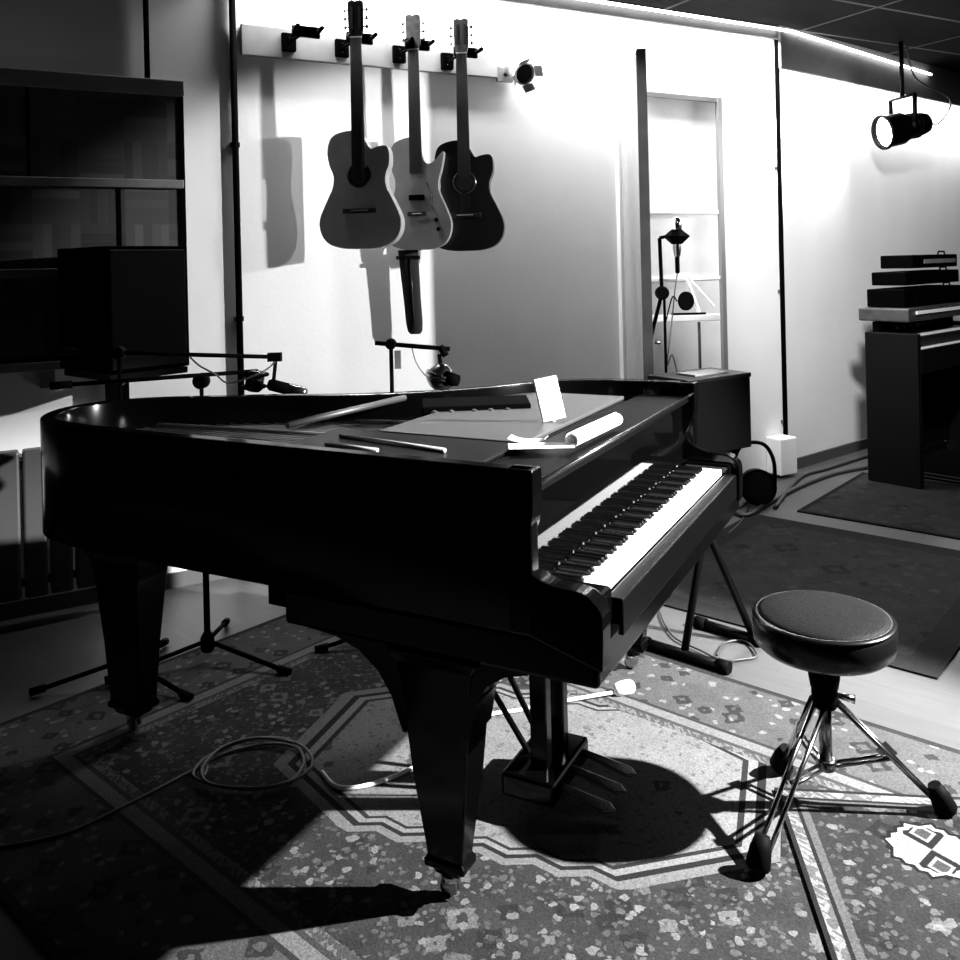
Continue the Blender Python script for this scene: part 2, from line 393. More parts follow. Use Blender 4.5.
conduit((774, 784), 40, 465, ZC, .02, 'black vertical pipe at the corner right of the door', r=.016)

# parquet panel with shelves
pz = [la(90, y).z for y in (86, 97)]
xl, xr = la(-70, 200).x, la(181, 200).x
zt = la(182, 97, .05).z+.0; zs_ = [la(100, 183, .05).z, la(30, 273, .05).z, la(30, 366, .05).z]
t = thing('parquet_wall_panel', 'dark parquet block wall panel with grey ledges behind the loudspeaker', 'wall panel', WAM @ Vector((xl, 0, 0)), _w)
W = xr-xl
MB().box(0, W, -.045, -.003, zs_[2], zt).build('panel', M['parquet'], t)
MB().box(0, W+.012, -.085, -.003, zt-.0, zt+.07).build('top_board', M['greywood'], t, bevel=.004)
for i, z in enumerate(zs_):
    x1 = W if i == 0 else (W if i == 1 else W-.42)
    MB().box(0, x1 if i < 2 else W-.38, -.09, -.045, z-.02, z+.018).build('ledge', M['greywood'], t, bevel=.003)
MB().box(W-.01, W+.012, -.055, -.003, zs_[2], zt).build('side_strip', M['matte'], t)
for i, (fx, a, b) in enumerate(((.36, 0, -1), (.62, 1, 0), (.42, 2, 1))):
    zz = [zs_[0], zs_[1], zs_[2], zt]; z0 = zz[a]; z1 = zz[b]
    MB().box(W*fx+.1*i, W*fx+.1*i+.014, -.05, -.045, min(z0, z1), max(z0, z1)).build('joint_strip', M['matte'], t)
MB().box(W-.62, W-.56, -.06, -.003, zs_[2]-.1, zs_[2]-.02).build('bracket', M['greywood'], t)

# radiator
r0, r1 = la(-60, 520, .12).x, la(98, 520, .12).x
rt, rb = la(50, 447, .12).z, la(50, 592, .12).z
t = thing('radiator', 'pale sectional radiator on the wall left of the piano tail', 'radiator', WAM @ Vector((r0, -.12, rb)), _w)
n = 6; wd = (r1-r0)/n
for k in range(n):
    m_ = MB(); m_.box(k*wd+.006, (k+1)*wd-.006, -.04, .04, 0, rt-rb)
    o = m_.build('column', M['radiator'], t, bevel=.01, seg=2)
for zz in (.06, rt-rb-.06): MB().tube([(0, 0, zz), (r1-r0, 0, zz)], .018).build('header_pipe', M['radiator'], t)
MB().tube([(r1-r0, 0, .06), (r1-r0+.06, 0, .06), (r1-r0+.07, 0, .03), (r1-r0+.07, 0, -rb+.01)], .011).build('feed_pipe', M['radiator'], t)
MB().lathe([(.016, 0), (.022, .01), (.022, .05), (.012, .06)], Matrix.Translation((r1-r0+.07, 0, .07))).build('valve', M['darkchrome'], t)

# door opening (framed glazed door) and the open leaf
dl, dr = la(646, 200).x, la(716, 200).x; dt = la(690, 101).z
f = structure(MB().box(dl, dr, -.012, 0, .02, dt).build('door_1', M['door'], mw=WAM))
m_ = MB(); m_.box(dr, dr+.035, -.04, 0, .0, dt+.03); m_.box(dl, dr+.035, -.03, 0, dt, dt+.03)
structure(m_.build('trim_3', M['jamb'], mw=WAM))
m_ = MB()
for y in (212, 279): z = la(680, y).z; m_.box(dl, dr, -.022, -.012, z-.011, z+.011)
m_.build('glazing_bar', M['white'], f); f.children[0].matrix_parent_inverse = Matrix(); f.children[0].location = (0, 0, 0)
hx = la(622, 200).x
hinge = WAM @ Vector((hx, -.04, 0)); tip = Vector((at(641, 60, 4.62).x, 4.62, 0))
d = (tip-hinge); L = d.length; ang = math.atan2(d.y, d.x)
ztop = at(640, 49, 4.62).z
t = thing('door_leaf', 'open grey door leaf standing out from the wall, seen nearly edge on', 'door', hinge, ang)
MB().box(0, L, -.022, .022, .02, ztop).build('panel', M['doorleaf'], t, bevel=.003)
MB().box(L, L+.012, -.026, .026, .02, ztop).build('edge_strip', M['greywood'], t)
for z in (.3, 1.3, 2.3): MB().lathe([(.012, 0), (.012, .1)], Matrix.Translation((-.005, 0, z))).build('hinge', M['darkchrome'], t)
MB().tube([(L-.06, .022, 1.05), (L-.06, .07, 1.05), (L-.17, .075, 1.05)], .009).build('handle', M['darkchrome'], t)
structure(MB().box(hx-.045, hx-.005, -.035, 0, 0, ztop).build('trim_4', M['white'], mw=WAM))
# white wall box at the corner
P0, P1 = la(772, 432, .06), la(790, 484, .06)
MBo = MB().box(P0.x, P1.x, -.13, -.002, .02, P0.z-.04).build('wall_box', M['white'], mw=WAM, bevel=.008)
tag(MBo, 'small white box at the foot of the wall behind the stage lamp', 'box')

# ------------------------------------------------------------------ rugs
def rug(name, label, origin, xdir, L, W, z0, m, fringe=False):
    a = math.atan2(xdir[1], xdir[0])
    o = MB().box(0, L, 0, W, 0, .008).build(name, m, loc=(origin[0], origin[1], z0)); o.rotation_euler = (0, 0, a)
    return tag(o, label, 'rug')
D1, D2 = Vector((.751, -.66)), Vector((.66, .751))
C1 = Vector((-1.837, 2.678)); L1, W1 = 3.3, 2.1
def rl(p, C, d1, d2): v = Vector(p[:2])-Vector(C); return v.dot(d1), v.dot(d2)
mc = rl((.10, 2.62), C1, D1, D2)
rug('persian_rug', 'large patterned rug with pale medallion spread under the grand piano', C1, D1, L1, W1, 0,
    rug_mat('rug_with_medallion', L1, W1, .035, .42, [(0, .025, .06, 'plain'), (.025, .33, .2, 'flower'), (.33, .345, .08, 'plain'), (.345, .385, .4, 'plain'), (.385, .40, .12, 'plain'), (.40, .43, .36, 'braid')],
            medallion=(mc[0], mc[1], math.radians(22), .68, .42, .48), field=(.035, .12)))
pA, pB = fl(790, 840), fl(830, 960)
e2 = (pA-pB).normalized(); e2 = Vector((e2.x, e2.y)); e1 = Vector((e2.y, -e2.x))
top = fl(775, 793); topv = Vector((top.x, top.y))-Vector((pA.x, pA.y)); L2, W2 = 1.7, 1.9
C2 = Vector((pA.x, pA.y))+e2*topv.dot(e2)-e2*W2
mo = rl(fl(932, 856), C2, e1, e2); mo2 = rl(fl(1010, 960), C2, e1, e2)
rug('persian_rug', 'dark patterned rug with a white star motif lying right of the stool foot', C2, e1, L2, W2, .008,
    rug_mat('rug_with_star_motif', L2, W2, .02, .34, [(0, .012, .03, 'plain'), (.012, .04, .5, 'braid'), (.04, .05, .03, 'plain'), (.05, .07, .2, 'plain')],
            motif=[(mo[0], mo[1], .1), (mo[0]+.05, mo[1]-.55, .12)], field=(.02, .09), dots=22))
C3 = fl(937, 680); L3, W3 = 1.35, 1.5
rug('plain_rug', 'dark worn rug lying beyond the stool', Vector((C3.x, C3.y))-D1*L3, D1, L3, W3, 0,
    rug_mat('worn_dark_rug', L3, W3, .02, .12, [(0, .12, .05, 'plain')], field=(.03, .13), dots=14))
C4 = fl(797, 512)
rug('plain_rug', 'dark rug lying in front of the electric organ', (C4.x, C4.y), D1, 1.9, 1.15, 0,
    rug_mat('organ_rug', 1.9, 1.15, .02, .12, [(0, .03, .02, 'plain')], field=(.03, .12), dots=12))

# ------------------------------------------------------------------ grand piano
RB, RT = .689, 1.048
UL, UR = -.157, 1.315
P = thing('grand_piano', 'black grand piano with its lid off and the keyboard facing right', 'piano', (PO.x, PO.y, 0), PI/2-PT)
outline = [(UL, .10), (UL, .8), (UL, 1.35), (UL+.005, 1.58), (-.11, 1.77), (0, 1.88), (.12, 1.915), (.25, 1.885), (.36, 1.78), (.46, 1.6), (.56, 1.4), (.65, 1.18), (.78, .97), (.96, .80), (1.12, .69), (1.24, .57), (1.3, .43), (UR, .28), (UR, .10)]
oc = [(UL, .10)]+[(p.x, p.y) for p in smooth_curve([Vector((a, b, 0)) for a, b in outline[2:-1]], 14)]+[(UR, .10)]
def offset(pts, d):
    out = []
    for i, p in enumerate(pts):
        a = Vector(pts[max(0, i-1)]); b = Vector(pts[min(len(pts)-1, i+1)]); t_ = (b-a).normalized()
        out.append((p[0]+t_.y*d, p[1]-t_.x*d))
    return out
ic = offset(oc, .042)
ic[0] = (UL+.042, .10); ic[-1] = (UR-.042, .10)
# rim
bm = bmesh.new(); n = len(oc)
V = [[bm.verts.new((x, y, z)) for x, y in pts] for pts, z in ((oc, RB), (oc, RT), (ic, RT), (ic, RB))]
for k in range(4):
    a, b = V[k], V[(k+1) % 4]
    for i in range(n-1):
        f_ = bm.faces.new((a[i], a[i+1], b[i+1], b[i])); f_.smooth = k in (0, 2)
bm.faces.new([V[k][0] for k in range(4)]); bm.faces.new([V[k][-1] for k in range(4)][::-1])
m_ = MB(); m_.bm.free(); m_.bm = bm; rim = m_.build('rim', M['black'], P, bevel=.006)
# soundboard and plate
icb = [(x, max(y, .21)) for x, y in ic]
MB().prism(icb, .88, .895).build('soundboard', M['board'], P)
mid = offset(ic, .05)
pm = MB()
ips = [(x, y) for x, y in ic if y > .55]
# plate: outer band
bm = bmesh.new(); inn = [(x, max(y, .21)) for x, y in offset(ic, .12)]; n = len(ic)
V = [[bm.verts.new((x, y, z)) for x, y in pts] for pts, z in ((icb, .93), (icb, .945), (inn, .945), (inn, .93))]
for k in range(4):
    a, b = V[k], V[(k+1) % 4]
    for i in range(n-1): bm.faces.new((a[i], a[i+1], b[i+1], b[i]))
pm.bm.free(); pm.bm = bm
pm.box(UL+.05, UR-.05, .30, .52, .93, .945)
for (x0, y0, x1, y1) in ((.1, .5, .08, 1.8), (.42, .5, .3, 1.72), (.72, .5, .6, 1.1), (1.0, .5, .95, .72)):
    pm.tube([(x0, y0, .955), (x1, y1, .955)], .016, 6)
pm.build('iron_plate', M['plate'], P)
# strings
sm_ = MB()
for k in range(56):
    u = UL+.10+k*.0235
    # run to the plate edge
    ymax = .6
    for (xa, ya), (xb, yb) in zip(ic[:-1], ic[1:]):
        lo, hi = min(xa, xb), max(xa, xb)
        uu = u-.0
        if lo <= uu <= hi and max(ya, yb) > ymax: ymax = max(ya, yb)
    sm_.tube([(u, .33, .962), (u-.02*(k/56), max(.62, ymax-.12), .962)], .0011 if k > 16 else .002, 4)
o = sm_.build('strings', M['steel'], P); o['kind'] = 'stuff'
pp = MB()
for k in range(88):
    for r in range(2): pp.lathe([(.003, 0), (.003, .022)], Matrix.Translation((UL+.1+k*.0152, .36+r*.05, .945)), 6)
o = pp.build('tuning_pins', M['steel'], P); o['kind'] = 'stuff'
# damper rail and bar
MB().box(UL+.08, .95, .60, .63, .97, .995).build('damper_rail', M['matte'], P)
MB().box(UL+.12, .62, .66, .672, .965, .985).build('felt_strip', M['felt'], P)['label'] = 'pale felt strip'
# keybed, key slip, key blocks
MB().box(UL+.005, UR-.005, -.045, .79, .60, RB).build('keybed', M['black'], P, bevel=.01)
MB().box(-.006, 1.231, -.052, -.012, .66, .742).build('key_slip', M['blackwood'], P, bevel=.004)
for x0, x1 in ((UL+.055, -.008), (1.233, UR-.055)): MB().box(x0, x1, -.03, .135, .69, .772).build('key_block', M['black'], P, bevel=.01)
prof = [(.11, RB), (-.055, .64), (-.057, .755), (-.04, .785), (-.012, .80), (.05, .806), (.09, .818), (.118, .84), (.124, .865), (.115, .89), (.100, .93), (.094, .98), (.094, RT), (.16, RT), (.16, RB)]
prof = [(p.x, p.y) for p in smooth_curve([Vector((a, b, 0)) for a, b in prof[1:13]], 4)]+[(.16, RT), (.16, RB), (.11, RB)]
for x0, x1 in ((UL, UL+.055), (UR-.055, UR)): MB().side(prof, x0, x1).build('arm', M['black'], P, bevel=.005)
# fallboard (vertical gloss board that mirrors the keys)
MB().side([(.1415, .745), (.1415, .975), (.158, .975), (.158, .745)], UL+.055, UR-.055).build('fallboard', M['mirror'], P)
MB().side([(.118, .978), (.118, .992), (.125, .998), (.3, .998), (.3, .978)], UL+.05, UR-.05).build('front_rail', M['railtop'], P, bevel=.003)
MB().tube([(UL+.06, .122, .9985), (UR-.06, .122, .9985)], .0045).build('highlight_bead', M['darkchrome'], P)  # metal bead added as the bright highlight along the rail edge
MB().box(UL+.05, UR-.05, .16, .20, .76, .98).build('nameboard_back', M['matte'], P)
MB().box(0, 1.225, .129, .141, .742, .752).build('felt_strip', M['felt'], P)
# lettering-like inlay is unreadable in the photo: a small pale inlay line on the fallboard
# music desk folded flat
MB().box(.27, 1.12, .31, .78, 1.0, 1.012).build('music_desk', M['deskgrey'], P, bevel=.003)
MB().box(.0, .262, .31, .92, .998, 1.01).build('side_flap', M['blackwood'], P, bevel=.003)
MB().tube([(.15, .83, 1.016), (.088, .45, 1.016)], .006).build('reflection_rod', M['felt'], P)  # pale rods modelled in place of bright reflection lines on the flap
MB().tube([(.045, .80, 1.014), (.03, .62, 1.014)], .006).build('reflection_rod', M['felt'], P)
MB().box(.02, 1.1, .3, .33, .975, .999).build('desk_rail', M['blackwood'], P)
# lid prop lying across
MB().tube([(.214, 1.075, 1.018), (.72, .975, 1.032)], .011, 8).build('lid_prop', M['darkgrey'], P)
# keys
KW = 1.225/52
km = MB().box(.0006, KW-.0006, -.002, .139, .736, .756).build('white_key', M['ivory'], P, bevel=.0016)
for k in range(1, 52):
    c = km.copy(); COL.objects.link(c); c.parent = P; c.location = (k*KW, 0, 0)
bk = None
for k in range(51):
    if k % 7 in (0, 2, 3, 5, 6):                 # A0 is key 0: sharps after A, C, D, F, G
        if bk is None:
            bk = MB().side([(.05, .757), (.055, .768), (.138, .768), (.138, .757)], -.0055, .0055).build('black_key', M['ebony'], P, bevel=.0015); bk.location = ((k+1)*KW, 0, 0)
        else:
            c = bk.copy(); COL.objects.link(c); c.parent = P; c.location = ((k+1)*KW, 0, 0)
# legs
def leg(u, v, w0=.092, w1=.042, haunch=True, dv=0):
    m_ = MB()
    zt_ = .60
    lv = [(.60, w0*1.35), (.57, w0*1.1), (.52, w0), (.3, w0*.78), (.11, w1+.004), (.10, w1+.012), (.085, w1+.012), (.08, w1-.006), (.065, w1-.01)]
    loops = []
    for z, h in lv:
        loops.append([m_.bm.verts.new((sx*h*.62, sy*h, z)) for sx, sy in ((-1, -1), (1, -1), (1, 1), (-1, 1))])
    for a, b in zip(loops[:-1], loops[1:]):
        for i in range(4): m_.bm.faces.new((a[i], a[(i+1) % 4], b[(i+1) % 4], b[i]))
    m_.bm.faces.new(loops[0]); m_.bm.faces.new(loops[-1][::-1])
    lg = m_.build('leg', M['black'], P, bevel=.005, loc=(u, v, 0))
    c = MB().lathe([(.02, .045), (.024, .05), (.024, .068), (.018, .07)], Matrix()).box(-.012, -.008, -.02, .02, .022, .055).box(.008, .012, -.02, .02, .022, .055).build('caster', M['brass'], lg)
    MB().lathe([(.016, -.008), (.022, -.006), (.022, .006), (.016, .008)], Matrix.Translation((0, .006, .030)) @ Matrix.Rotation(PI/2, 4, 'Y'), 16).build('wheel', M['brass'], lg)
    return lg
leg(-.088, .36)
leg(1.2, .33)
leg(.12, 1.66, .1, .06)
# haunch of the near leg
MB().side([(.74, .60), (.64, .592), (.57, .57), (.515, .53), (.48, .48), (.45, .40), (.44, .40), (.44, .61), (.74, .61)], -.142, -.034).build('leg_haunch', M['black'], P)
MB().side([(.27, .42), (.255, .50), (.225, .55), (.18, .58), (.12, .597), (.12, .61), (.285, .61), (.285, .42)], -.142, -.034).build('leg_haunch', M['black'], P)
# lyre
LU, LV = .38, .31
MB().box(LU-.075, LU-.035, LV-.03, LV+.02, .10, .61).build('lyre_post', M['black'], P, bevel=.006)
MB().box(LU+.045, LU+.085, LV-.03, LV+.02, .10, .61).build('lyre_post', M['black'], P, bevel=.006)
lb_ = MB().box(LU-.13, LU+.14, LV-.07, LV+.085, .05, .115).build('lyre_box', M['black'], P, bevel=.01)
for du in (-.07, .02, .11):
    m_ = MB(); x = LU+du
    m_.hull([(x-.012, LV-.07, .075), (x+.012, LV-.07, .075), (x+.017, LV-.15, .06), (x+.022, LV-.2, .052), (x, LV-.222, .05), (x-.022, LV-.2, .052), (x-.017, LV-.15, .06)],
            [(x-.012, LV-.07, .085), (x+.012, LV-.07, .085), (x+.017, LV-.15, .071), (x+.022, LV-.2, .062), (x, LV-.222, .058), (x-.022, LV-.2, .062), (x-.017, LV-.15, .071)])
    m_.build('pedal', M['brass'], P, bevel=.003)
MB().tube([(LU-.02, LV+.05, .12), (LU-.06, LV+.36, .6)], .009).build('lyre_brace', M['satin'], P)
MB().tube([(LU+.06, LV+.05, .12), (LU+.1, LV+.36, .6)], .009).build('lyre_brace', M['satin'], P)
for du in (-.02, .02, .05): MB().tube([(LU+du+.0, LV+.0, .14), (LU+du, LV+.0, .6)], .004, 6).build('pedal_rod', M['brass'], P)
# underside: beams
MB().box(UL+.05, UR-.05, .80, .88, .62, RB).build('beam', M['matte'], P)
MB().tube([(.1, .85, .65), (.13, 1.7, .65)], .03).build('beam', M['matte'], P)

# ------------------------------------------------------------------ things on the piano
def pw(u, v, z): return PO+PU*u+PV*v+Vector((0, 0, z))
ZD = 1.013
# phone standing up
a0 = at(554, 398, 2.66); t = thing('smartphone', 'white lit smartphone propped upright on the piano', 'phone', (a0.x, a0.y, 1.013), math.radians(8))
ph = at(548, 419, 2.62)
mz = Matrix.Rotation(math.radians(-14), 4, 'X') @ Matrix.Rotation(math.radians(-9), 4, 'Y')
MB().box(-.037, .037, -.004, .004, .004, .135, mz).build('body', M['white'], t, bevel=.003)
MB().box(-.033, .033, -.0055, -.0042, .012, .128, mz).build('screen', mat('lit_screen', .9, .3, emit=1.0), t)
MB().tube([(0, 0, .0), (0, .045, .0), (0, .02, .07)], .004).build('prop_stand', M['white'], t)
# sheets
def sheet(px, py, w_, h_, rz, label, curl=0, z=ZD):
    p = fl(px, py, z); m_ = bmesh.new(); nn = 10
    rows = []
    for i in range(nn+1):
        x = -w_/2+w_*i/nn; zz = curl*(abs(i/nn-.5)*2)**3
        rows.append((x, zz))
    mb = MB(); mb.bm.free(); mb.bm = m_
    vs = [[m_.verts.new((x, y, zz+dz)) for x, zz in rows] for y in (-h_/2, h_/2) for dz in (0, .0012)]
    for i in range(nn):
        m_.faces.new((vs[0][i], vs[0][i+1], vs[2][i+1], vs[2][i])); m_.faces.new((vs[1][i], vs[3][i], vs[3][i+1], vs[1][i+1]))
        m_.faces.new((vs[0][i], vs[1][i], vs[1][i+1], vs[0][i+1])); m_.faces.new((vs[2][i], vs[2][i+1], vs[3][i+1], vs[3][i]))
    m_.faces.new((vs[0][0], vs[2][0], vs[3][0], vs[1][0])); m_.faces.new((vs[0][nn], vs[1][nn], vs[3][nn], vs[2][nn]))
    o = mb.build('paper_sheet', M['paper'], loc=(p.x, p.y, z)); o.rotation_euler = (0, 0, rz)
    return tag(o, label, 'paper')
sheet(541, 446, .17, .07, math.radians(0), 'flat white paper sheet on the piano nearest the keyboard corner', z=1.016)
sheet(528, 441, .10, .05, math.radians(-14), 'small pale paper scrap left of the white sheet on the piano', .01, z=1.0175)
pa, pb = fl(572, 440, 1.03), fl(617, 419, 1.03)
d = (pb-pa)
t = thing('rolled_paper', 'rolled up white paper lying along the front rail of the piano', 'paper roll', pa, math.atan2(d.y, d.x))
m_ = MB(); pts = []
for k in range(40):
    a = k/40*2.3*2*PI; r = .011+.0095*k/40; pts.append((r*math.cos(a), r*math.sin(a)))
for i in range(39):
    m_.hull([(0, pts[i][0], pts[i][1]), (0, pts[i+1][0], pts[i+1][1]), (0, pts[i+1][0]*1.03, pts[i+1][1]*1.03), (0, pts[i][0]*1.03, pts[i][1]*1.03)],
            [(d.length, pts[i][0], pts[i][1]), (d.length, pts[i+1][0], pts[i+1][1]), (d.length, pts[i+1][0]*1.03, pts[i+1][1]*1.03), (d.length, pts[i][0]*1.03, pts[i][1]*1.03)])
m_.build('roll', M['paper'], t)
# black box with knobs on the far side of the plate
c0 = at(476, 417, 2.95)
t = thing('audio_mixer', 'low black audio box with a row of knobs inside the piano', 'audio box', (c0.x, c0.y, .966), math.radians(5))
MB().side([(-.06, 0), (-.05, .062), (.06, .075), (.06, 0)], -.18, .18).build('case', M['matte'], t, bevel=.004)
for k in range(5): MB().lathe([(.013, 0), (.011, .014), (.002, .015)], Matrix.Translation((-.14+k*.055+(.02 if k > 1 else 0), -.057, .04)) @ Matrix.Rotation(PI/2+.15, 4, 'X'), 14).build('knob', M['darkgrey'], t)

# ------------------------------------------------------------------ microphones
def ms(name, label, base, rz, pole_top, legs=(0, 120, 240), R_=.32):
    t = thing(name, label, 'microphone stand', (base[0], base[1], 0), rz)
    MB().tube([(0, 0, .06), (0, 0, min(.62, pole_top*.6))], .0125).build('lower_tube', M['matte'], t)
    MB().tube([(0, 0, min(.6, pole_top*.58)), (0, 0, pole_top)], .008).build('upper_tube', M['matte'], t)
    MB().lathe([(.016, 0), (.02, .01), (.02, .05), (.014, .06)], Matrix.Translation((0, 0, min(.59, pole_top*.57)))).build('clutch', M['rubber'], t)
    MB().lathe([(.02, 0), (.026, .01), (.026, .05), (.016, .07)], Matrix.Translation((0, 0, .05))).build('hub', M['matte'], t)
    for a in legs:
        a = math.radians(a); c, s = math.cos(a), math.sin(a)
        lg = MB().tube([(.02*c, .02*s, .085), (R_*c, R_*s, .02)], .009).build('leg', M['matte'], t)
        MB().tube([((R_-.03)*c, (R_-.03)*s, .026), ((R_+.02)*c, (R_+.02)*s, .017)], .015).build('rubber_foot', M['rubber'], lg)
    return t
def local(t, p):
    d = Vector(p)-t.location; c, s = math.cos(-t.rotation_euler.z), math.sin(-t.rotation_euler.z)
    return Vector((d.x*c-d.y*s, d.x*s+d.y*c, d.z))
# stand behind tail with long boom (upper)
b1 = fl(127, 684); pt1 = Vector((b1.x, b1.y, at(112, 353, b1.y).z))
s1 = ms('microphone_stand', 'black microphone stand behind the piano tail with the higher long boom', b1, 0, pt1.z, (-28, 195, 85), .3)
s1.children[0]
e0, e1_ = at(55, 351, b1.y-.05), at(276, 357, b1.y+.1)
MB().tube([local(s1, e0), local(s1, e1_)], .008).build('boom', M['matte'], s1)
MB().tube([local(s1, e0), local(s1, e0+(e1_-e0)*.09)], .013).build('counterweight', M['matte'], s1)
MB().lathe([(.02, -.02), (.024, -.01), (.024, .01), (.02, .02)], Matrix.Translation((0, 0, pt1.z)) @ Matrix.Rotation(PI/2, 4, 'X')).build('boom_clamp', M['rubber'], s1)
MB().box(-.03, .02, -.014, .014, -.016, .016, Matrix.Translation(local(s1, e1_))).build('clip', M['rubber'], s1)
# second boom
b2 = fl(208, 664); zt2 = at(199, 381, b2.y).z
s2_ = ms('microphone_stand', 'black microphone stand beyond the piano with the lower short boom', b2, 0, zt2, (-20, 205, 95), .34)
g0, g1 = at(50, 386, b2.y-.25), at(258, 371, b2.y)
MB().tube([local(s2_, g0), local(s2_, g1)], .008).build('boom', M['matte'], s2_)
MB().tube([local(s2_, g0), local(s2_, g0+(g1-g0)*.1)], .014).build('counterweight', M['matte'], s2_)
MB().lathe([(.022, -.03), (.03, -.015), (.03, .015), (.022, .03)], Matrix.Translation((0, 0, zt2)) @ Matrix.Rotation(PI/2, 4, 'X')).build('boom_clamp', M['rubber'], s2_)
# microphones hanging from these booms
def small_mic(p, d, L_, r, label, m, holder=None):
    t = thing('microphone', label, 'microphone', p, 0)
    mt = Vector(d).to_track_quat('Z', 'Y').to_matrix().to_4x4()
    MB().lathe([(r*.7, 0), (r, .01), (r, L_*.5), (r*.9, L_*.52)], mt).build('body', m, t)
    MB().lathe([(r*.92, L_*.52), (r*1.02, L_*.56), (r*1.02, L_*.92), (r*.6, L_)], mt).build('grille', M['darkchrome'], t)
    return t
m1 = small_mic(at(268, 384, b1.y+.1), (.9, 0, -.25), .15, .022, 'slim black microphone lying level above the piano tail, farther right', M['matte'])
MB().tube([(.02, 0, 0), tuple(Vector(e1_)-m1.location)], .007).build('swivel', M['rubber'], m1)
m2 = small_mic(at(253, 391, b2.y), (.2, 0, 1), .08, .034, 'round black microphone in a shock mount above the piano tail', M['matte'])
mr = MB(); mr.lathe([(.048, 0), (.052, .003), (.052, .009), (.048, .012)], Matrix.Translation((0, 0, .01)), 20); mr.lathe([(.048, 0), (.052, .003), (.052, .009), (.048, .012)], Matrix.Translation((.01, 0, .055)), 20); mr.build('shock_mount', M['matte'], m2)
cb = [e1_+Vector((0, 0, -.015)), at(262, 372, b1.y), at(230, 383, b1.y), at(215, 374, b1.y), at(200, 366, b1.y), at(190, 357, b1.y)]
o = MB().tube(smooth_curve(cb), .0035, 6).build('microphone_cable', M['blackcable']); tag(o, 'thin black cable drooping between the two microphone booms', 'cable')

# third mic over the treble
b3 = fl(398, 646); zt3 = at(389, 344, b3.y).z
s3 = ms('microphone_stand', 'black microphone stand beyond the piano below the dark guitar', b3, 0, zt3, (190, -60, 70), .3)
s3['label'] = 'black microphone stand with short level bar holding the round silver microphone'
k0, k1 = at(375, 343, b3.y), at(450, 349, b3.y)
MB().tube([local(s3, k0), local(s3, k1)], .009).build('boom', M['matte'], s3)
MB().lathe([(.016, -.02), (.022, -.01), (.022, .01), (.016, .02)], Matrix.Translation((0, 0, zt3)) @ Matrix.Rotation(PI/2, 4, 'X')).build('boom_clamp', M['rubber'], s3)
MB().tube([local(s3, at(440, 346, b3.y)), local(s3, at(446, 356, b3.y))], .014).build('clip', M['rubber'], s3)
MB().box(-.012, .012, -.012, .012, -.01, .06, Matrix.Translation(local(s3, at(398, 366, b3.y)))).build('cable_clip', M['cable'], s3)
mp_ = at(441, 377, b3.y)
t = thing('microphone', 'round silver microphone hanging over the piano from the short bar', 'microphone', mp_, 0)
MB().lathe([(.012, .055), (.03, .045), (.05, .02), (.058, 0), (.055, -.02), (.035, -.045), (.012, -.055)], Matrix.Rotation(.3, 4, 'Y')).build('body', M['darkchrome'], t)
MB().lathe([(.059, -.006), (.063, -.004), (.063, .012), (.059, .014)], Matrix.Rotation(.3, 4, 'Y')).build('band', M['chrome'], t)
MB().tube([(0, 0, .05), (-.005, 0, .09)], .008).build('stem', M['rubber'], t)
MB().tube([(.02, -.03, 0), (.07, -.045, -.01)], [.03, .022], 16).build('capsule', M['matte'], t)
o = MB().tube(smooth_curve([at(412, 348, b3.y), at(416, 362, b3.y), at(424, 374, b3.y), at(432, 380, b3.y)]), .0025, 6).build('microphone_cable', M['cable']); tag(o, 'thin pale cable drooping from the short bar to the silver microphone', 'cable')

# ------------------------------------------------------------------ floor cables
CO = fl(255, 768, .012)
pts = [fl(-30, 852, .012), fl(60, 835, .012), fl(120, 808, .012), fl(165, 785, .012), fl(205, 765, .012)]
for k in range(30):
    a = math.radians(200-k*30); r = (.150 if k < 12 else .17 if k < 22 else .155)+.008*math.sin(k*1.7)
    pts.append(Vector((CO.x+r*math.cos(a)*1.0, CO.y+r*math.sin(a)*.82, .013+.0007*k)))
o = MB().tube(smooth_curve(pts, 4), .0045, 8).build('coiled_cable', M['cable']); tag(o, 'grey cable coiled on the rug in the dark left of the near leg', 'cable')
wp = [fl(322, 772, .014), fl(338, 787, .014), fl(372, 784, .014), fl(420, 764, .014), fl(455, 735, .014), fl(485, 716, .014), fl(520, 710, .014), fl(570, 700, .016), fl(616, 692, .02)]
wc = thing('power_cable', 'white cable with a white plug lying on the rug under the piano', 'cable', (wp[-1].x, wp[-1].y, 0))
MB().tube([p-wc.location for p in smooth_curve(wp, 6)], .0065, 8).build('cord', M['whitecable'], wc)
MB().lathe([(.012, -.03), (.02, -.02), (.024, .0), (.024, .035), (.018, .045)], aim((.02, .01, .026), (.9, .35, .0))).build('plug', M['white'], wc)

# ------------------------------------------------------------------ drum throne
ST = fl(827, 802, .016)
t = thing('drum_stool', 'round black padded stool on a chrome tripod, right of the piano', 'stool', (ST.x, ST.y, .006))
sz = .528; R_ = .184
MB().lathe([(.12, sz-.105), (R_-.02, sz-.10), (R_-.004, sz-.085), (R_, sz-.06), (R_, sz-.03), (R_-.004, sz-.018), (R_-.012, sz-.011)], seg=64).build('seat_side', M['vinylside'], t)
MB().lathe([(R_-.012, sz-.02), (R_-.0125, sz-.010), (R_-.03, sz-.002), (.1, sz+.006), (.0, sz+.008)], seg=64).build('seat_top', M['vinyl'], t)
MB().lathe([(R_-.004, sz-.018), (R_, sz-.016), (R_-.001, sz-.012), (R_-.012, sz-.009)], seg=64).build('piping', M['vinylside'], t)
MB().lathe([(.055, sz-.115), (.06, sz-.105)]).build('seat_plate', M['matte'], t)
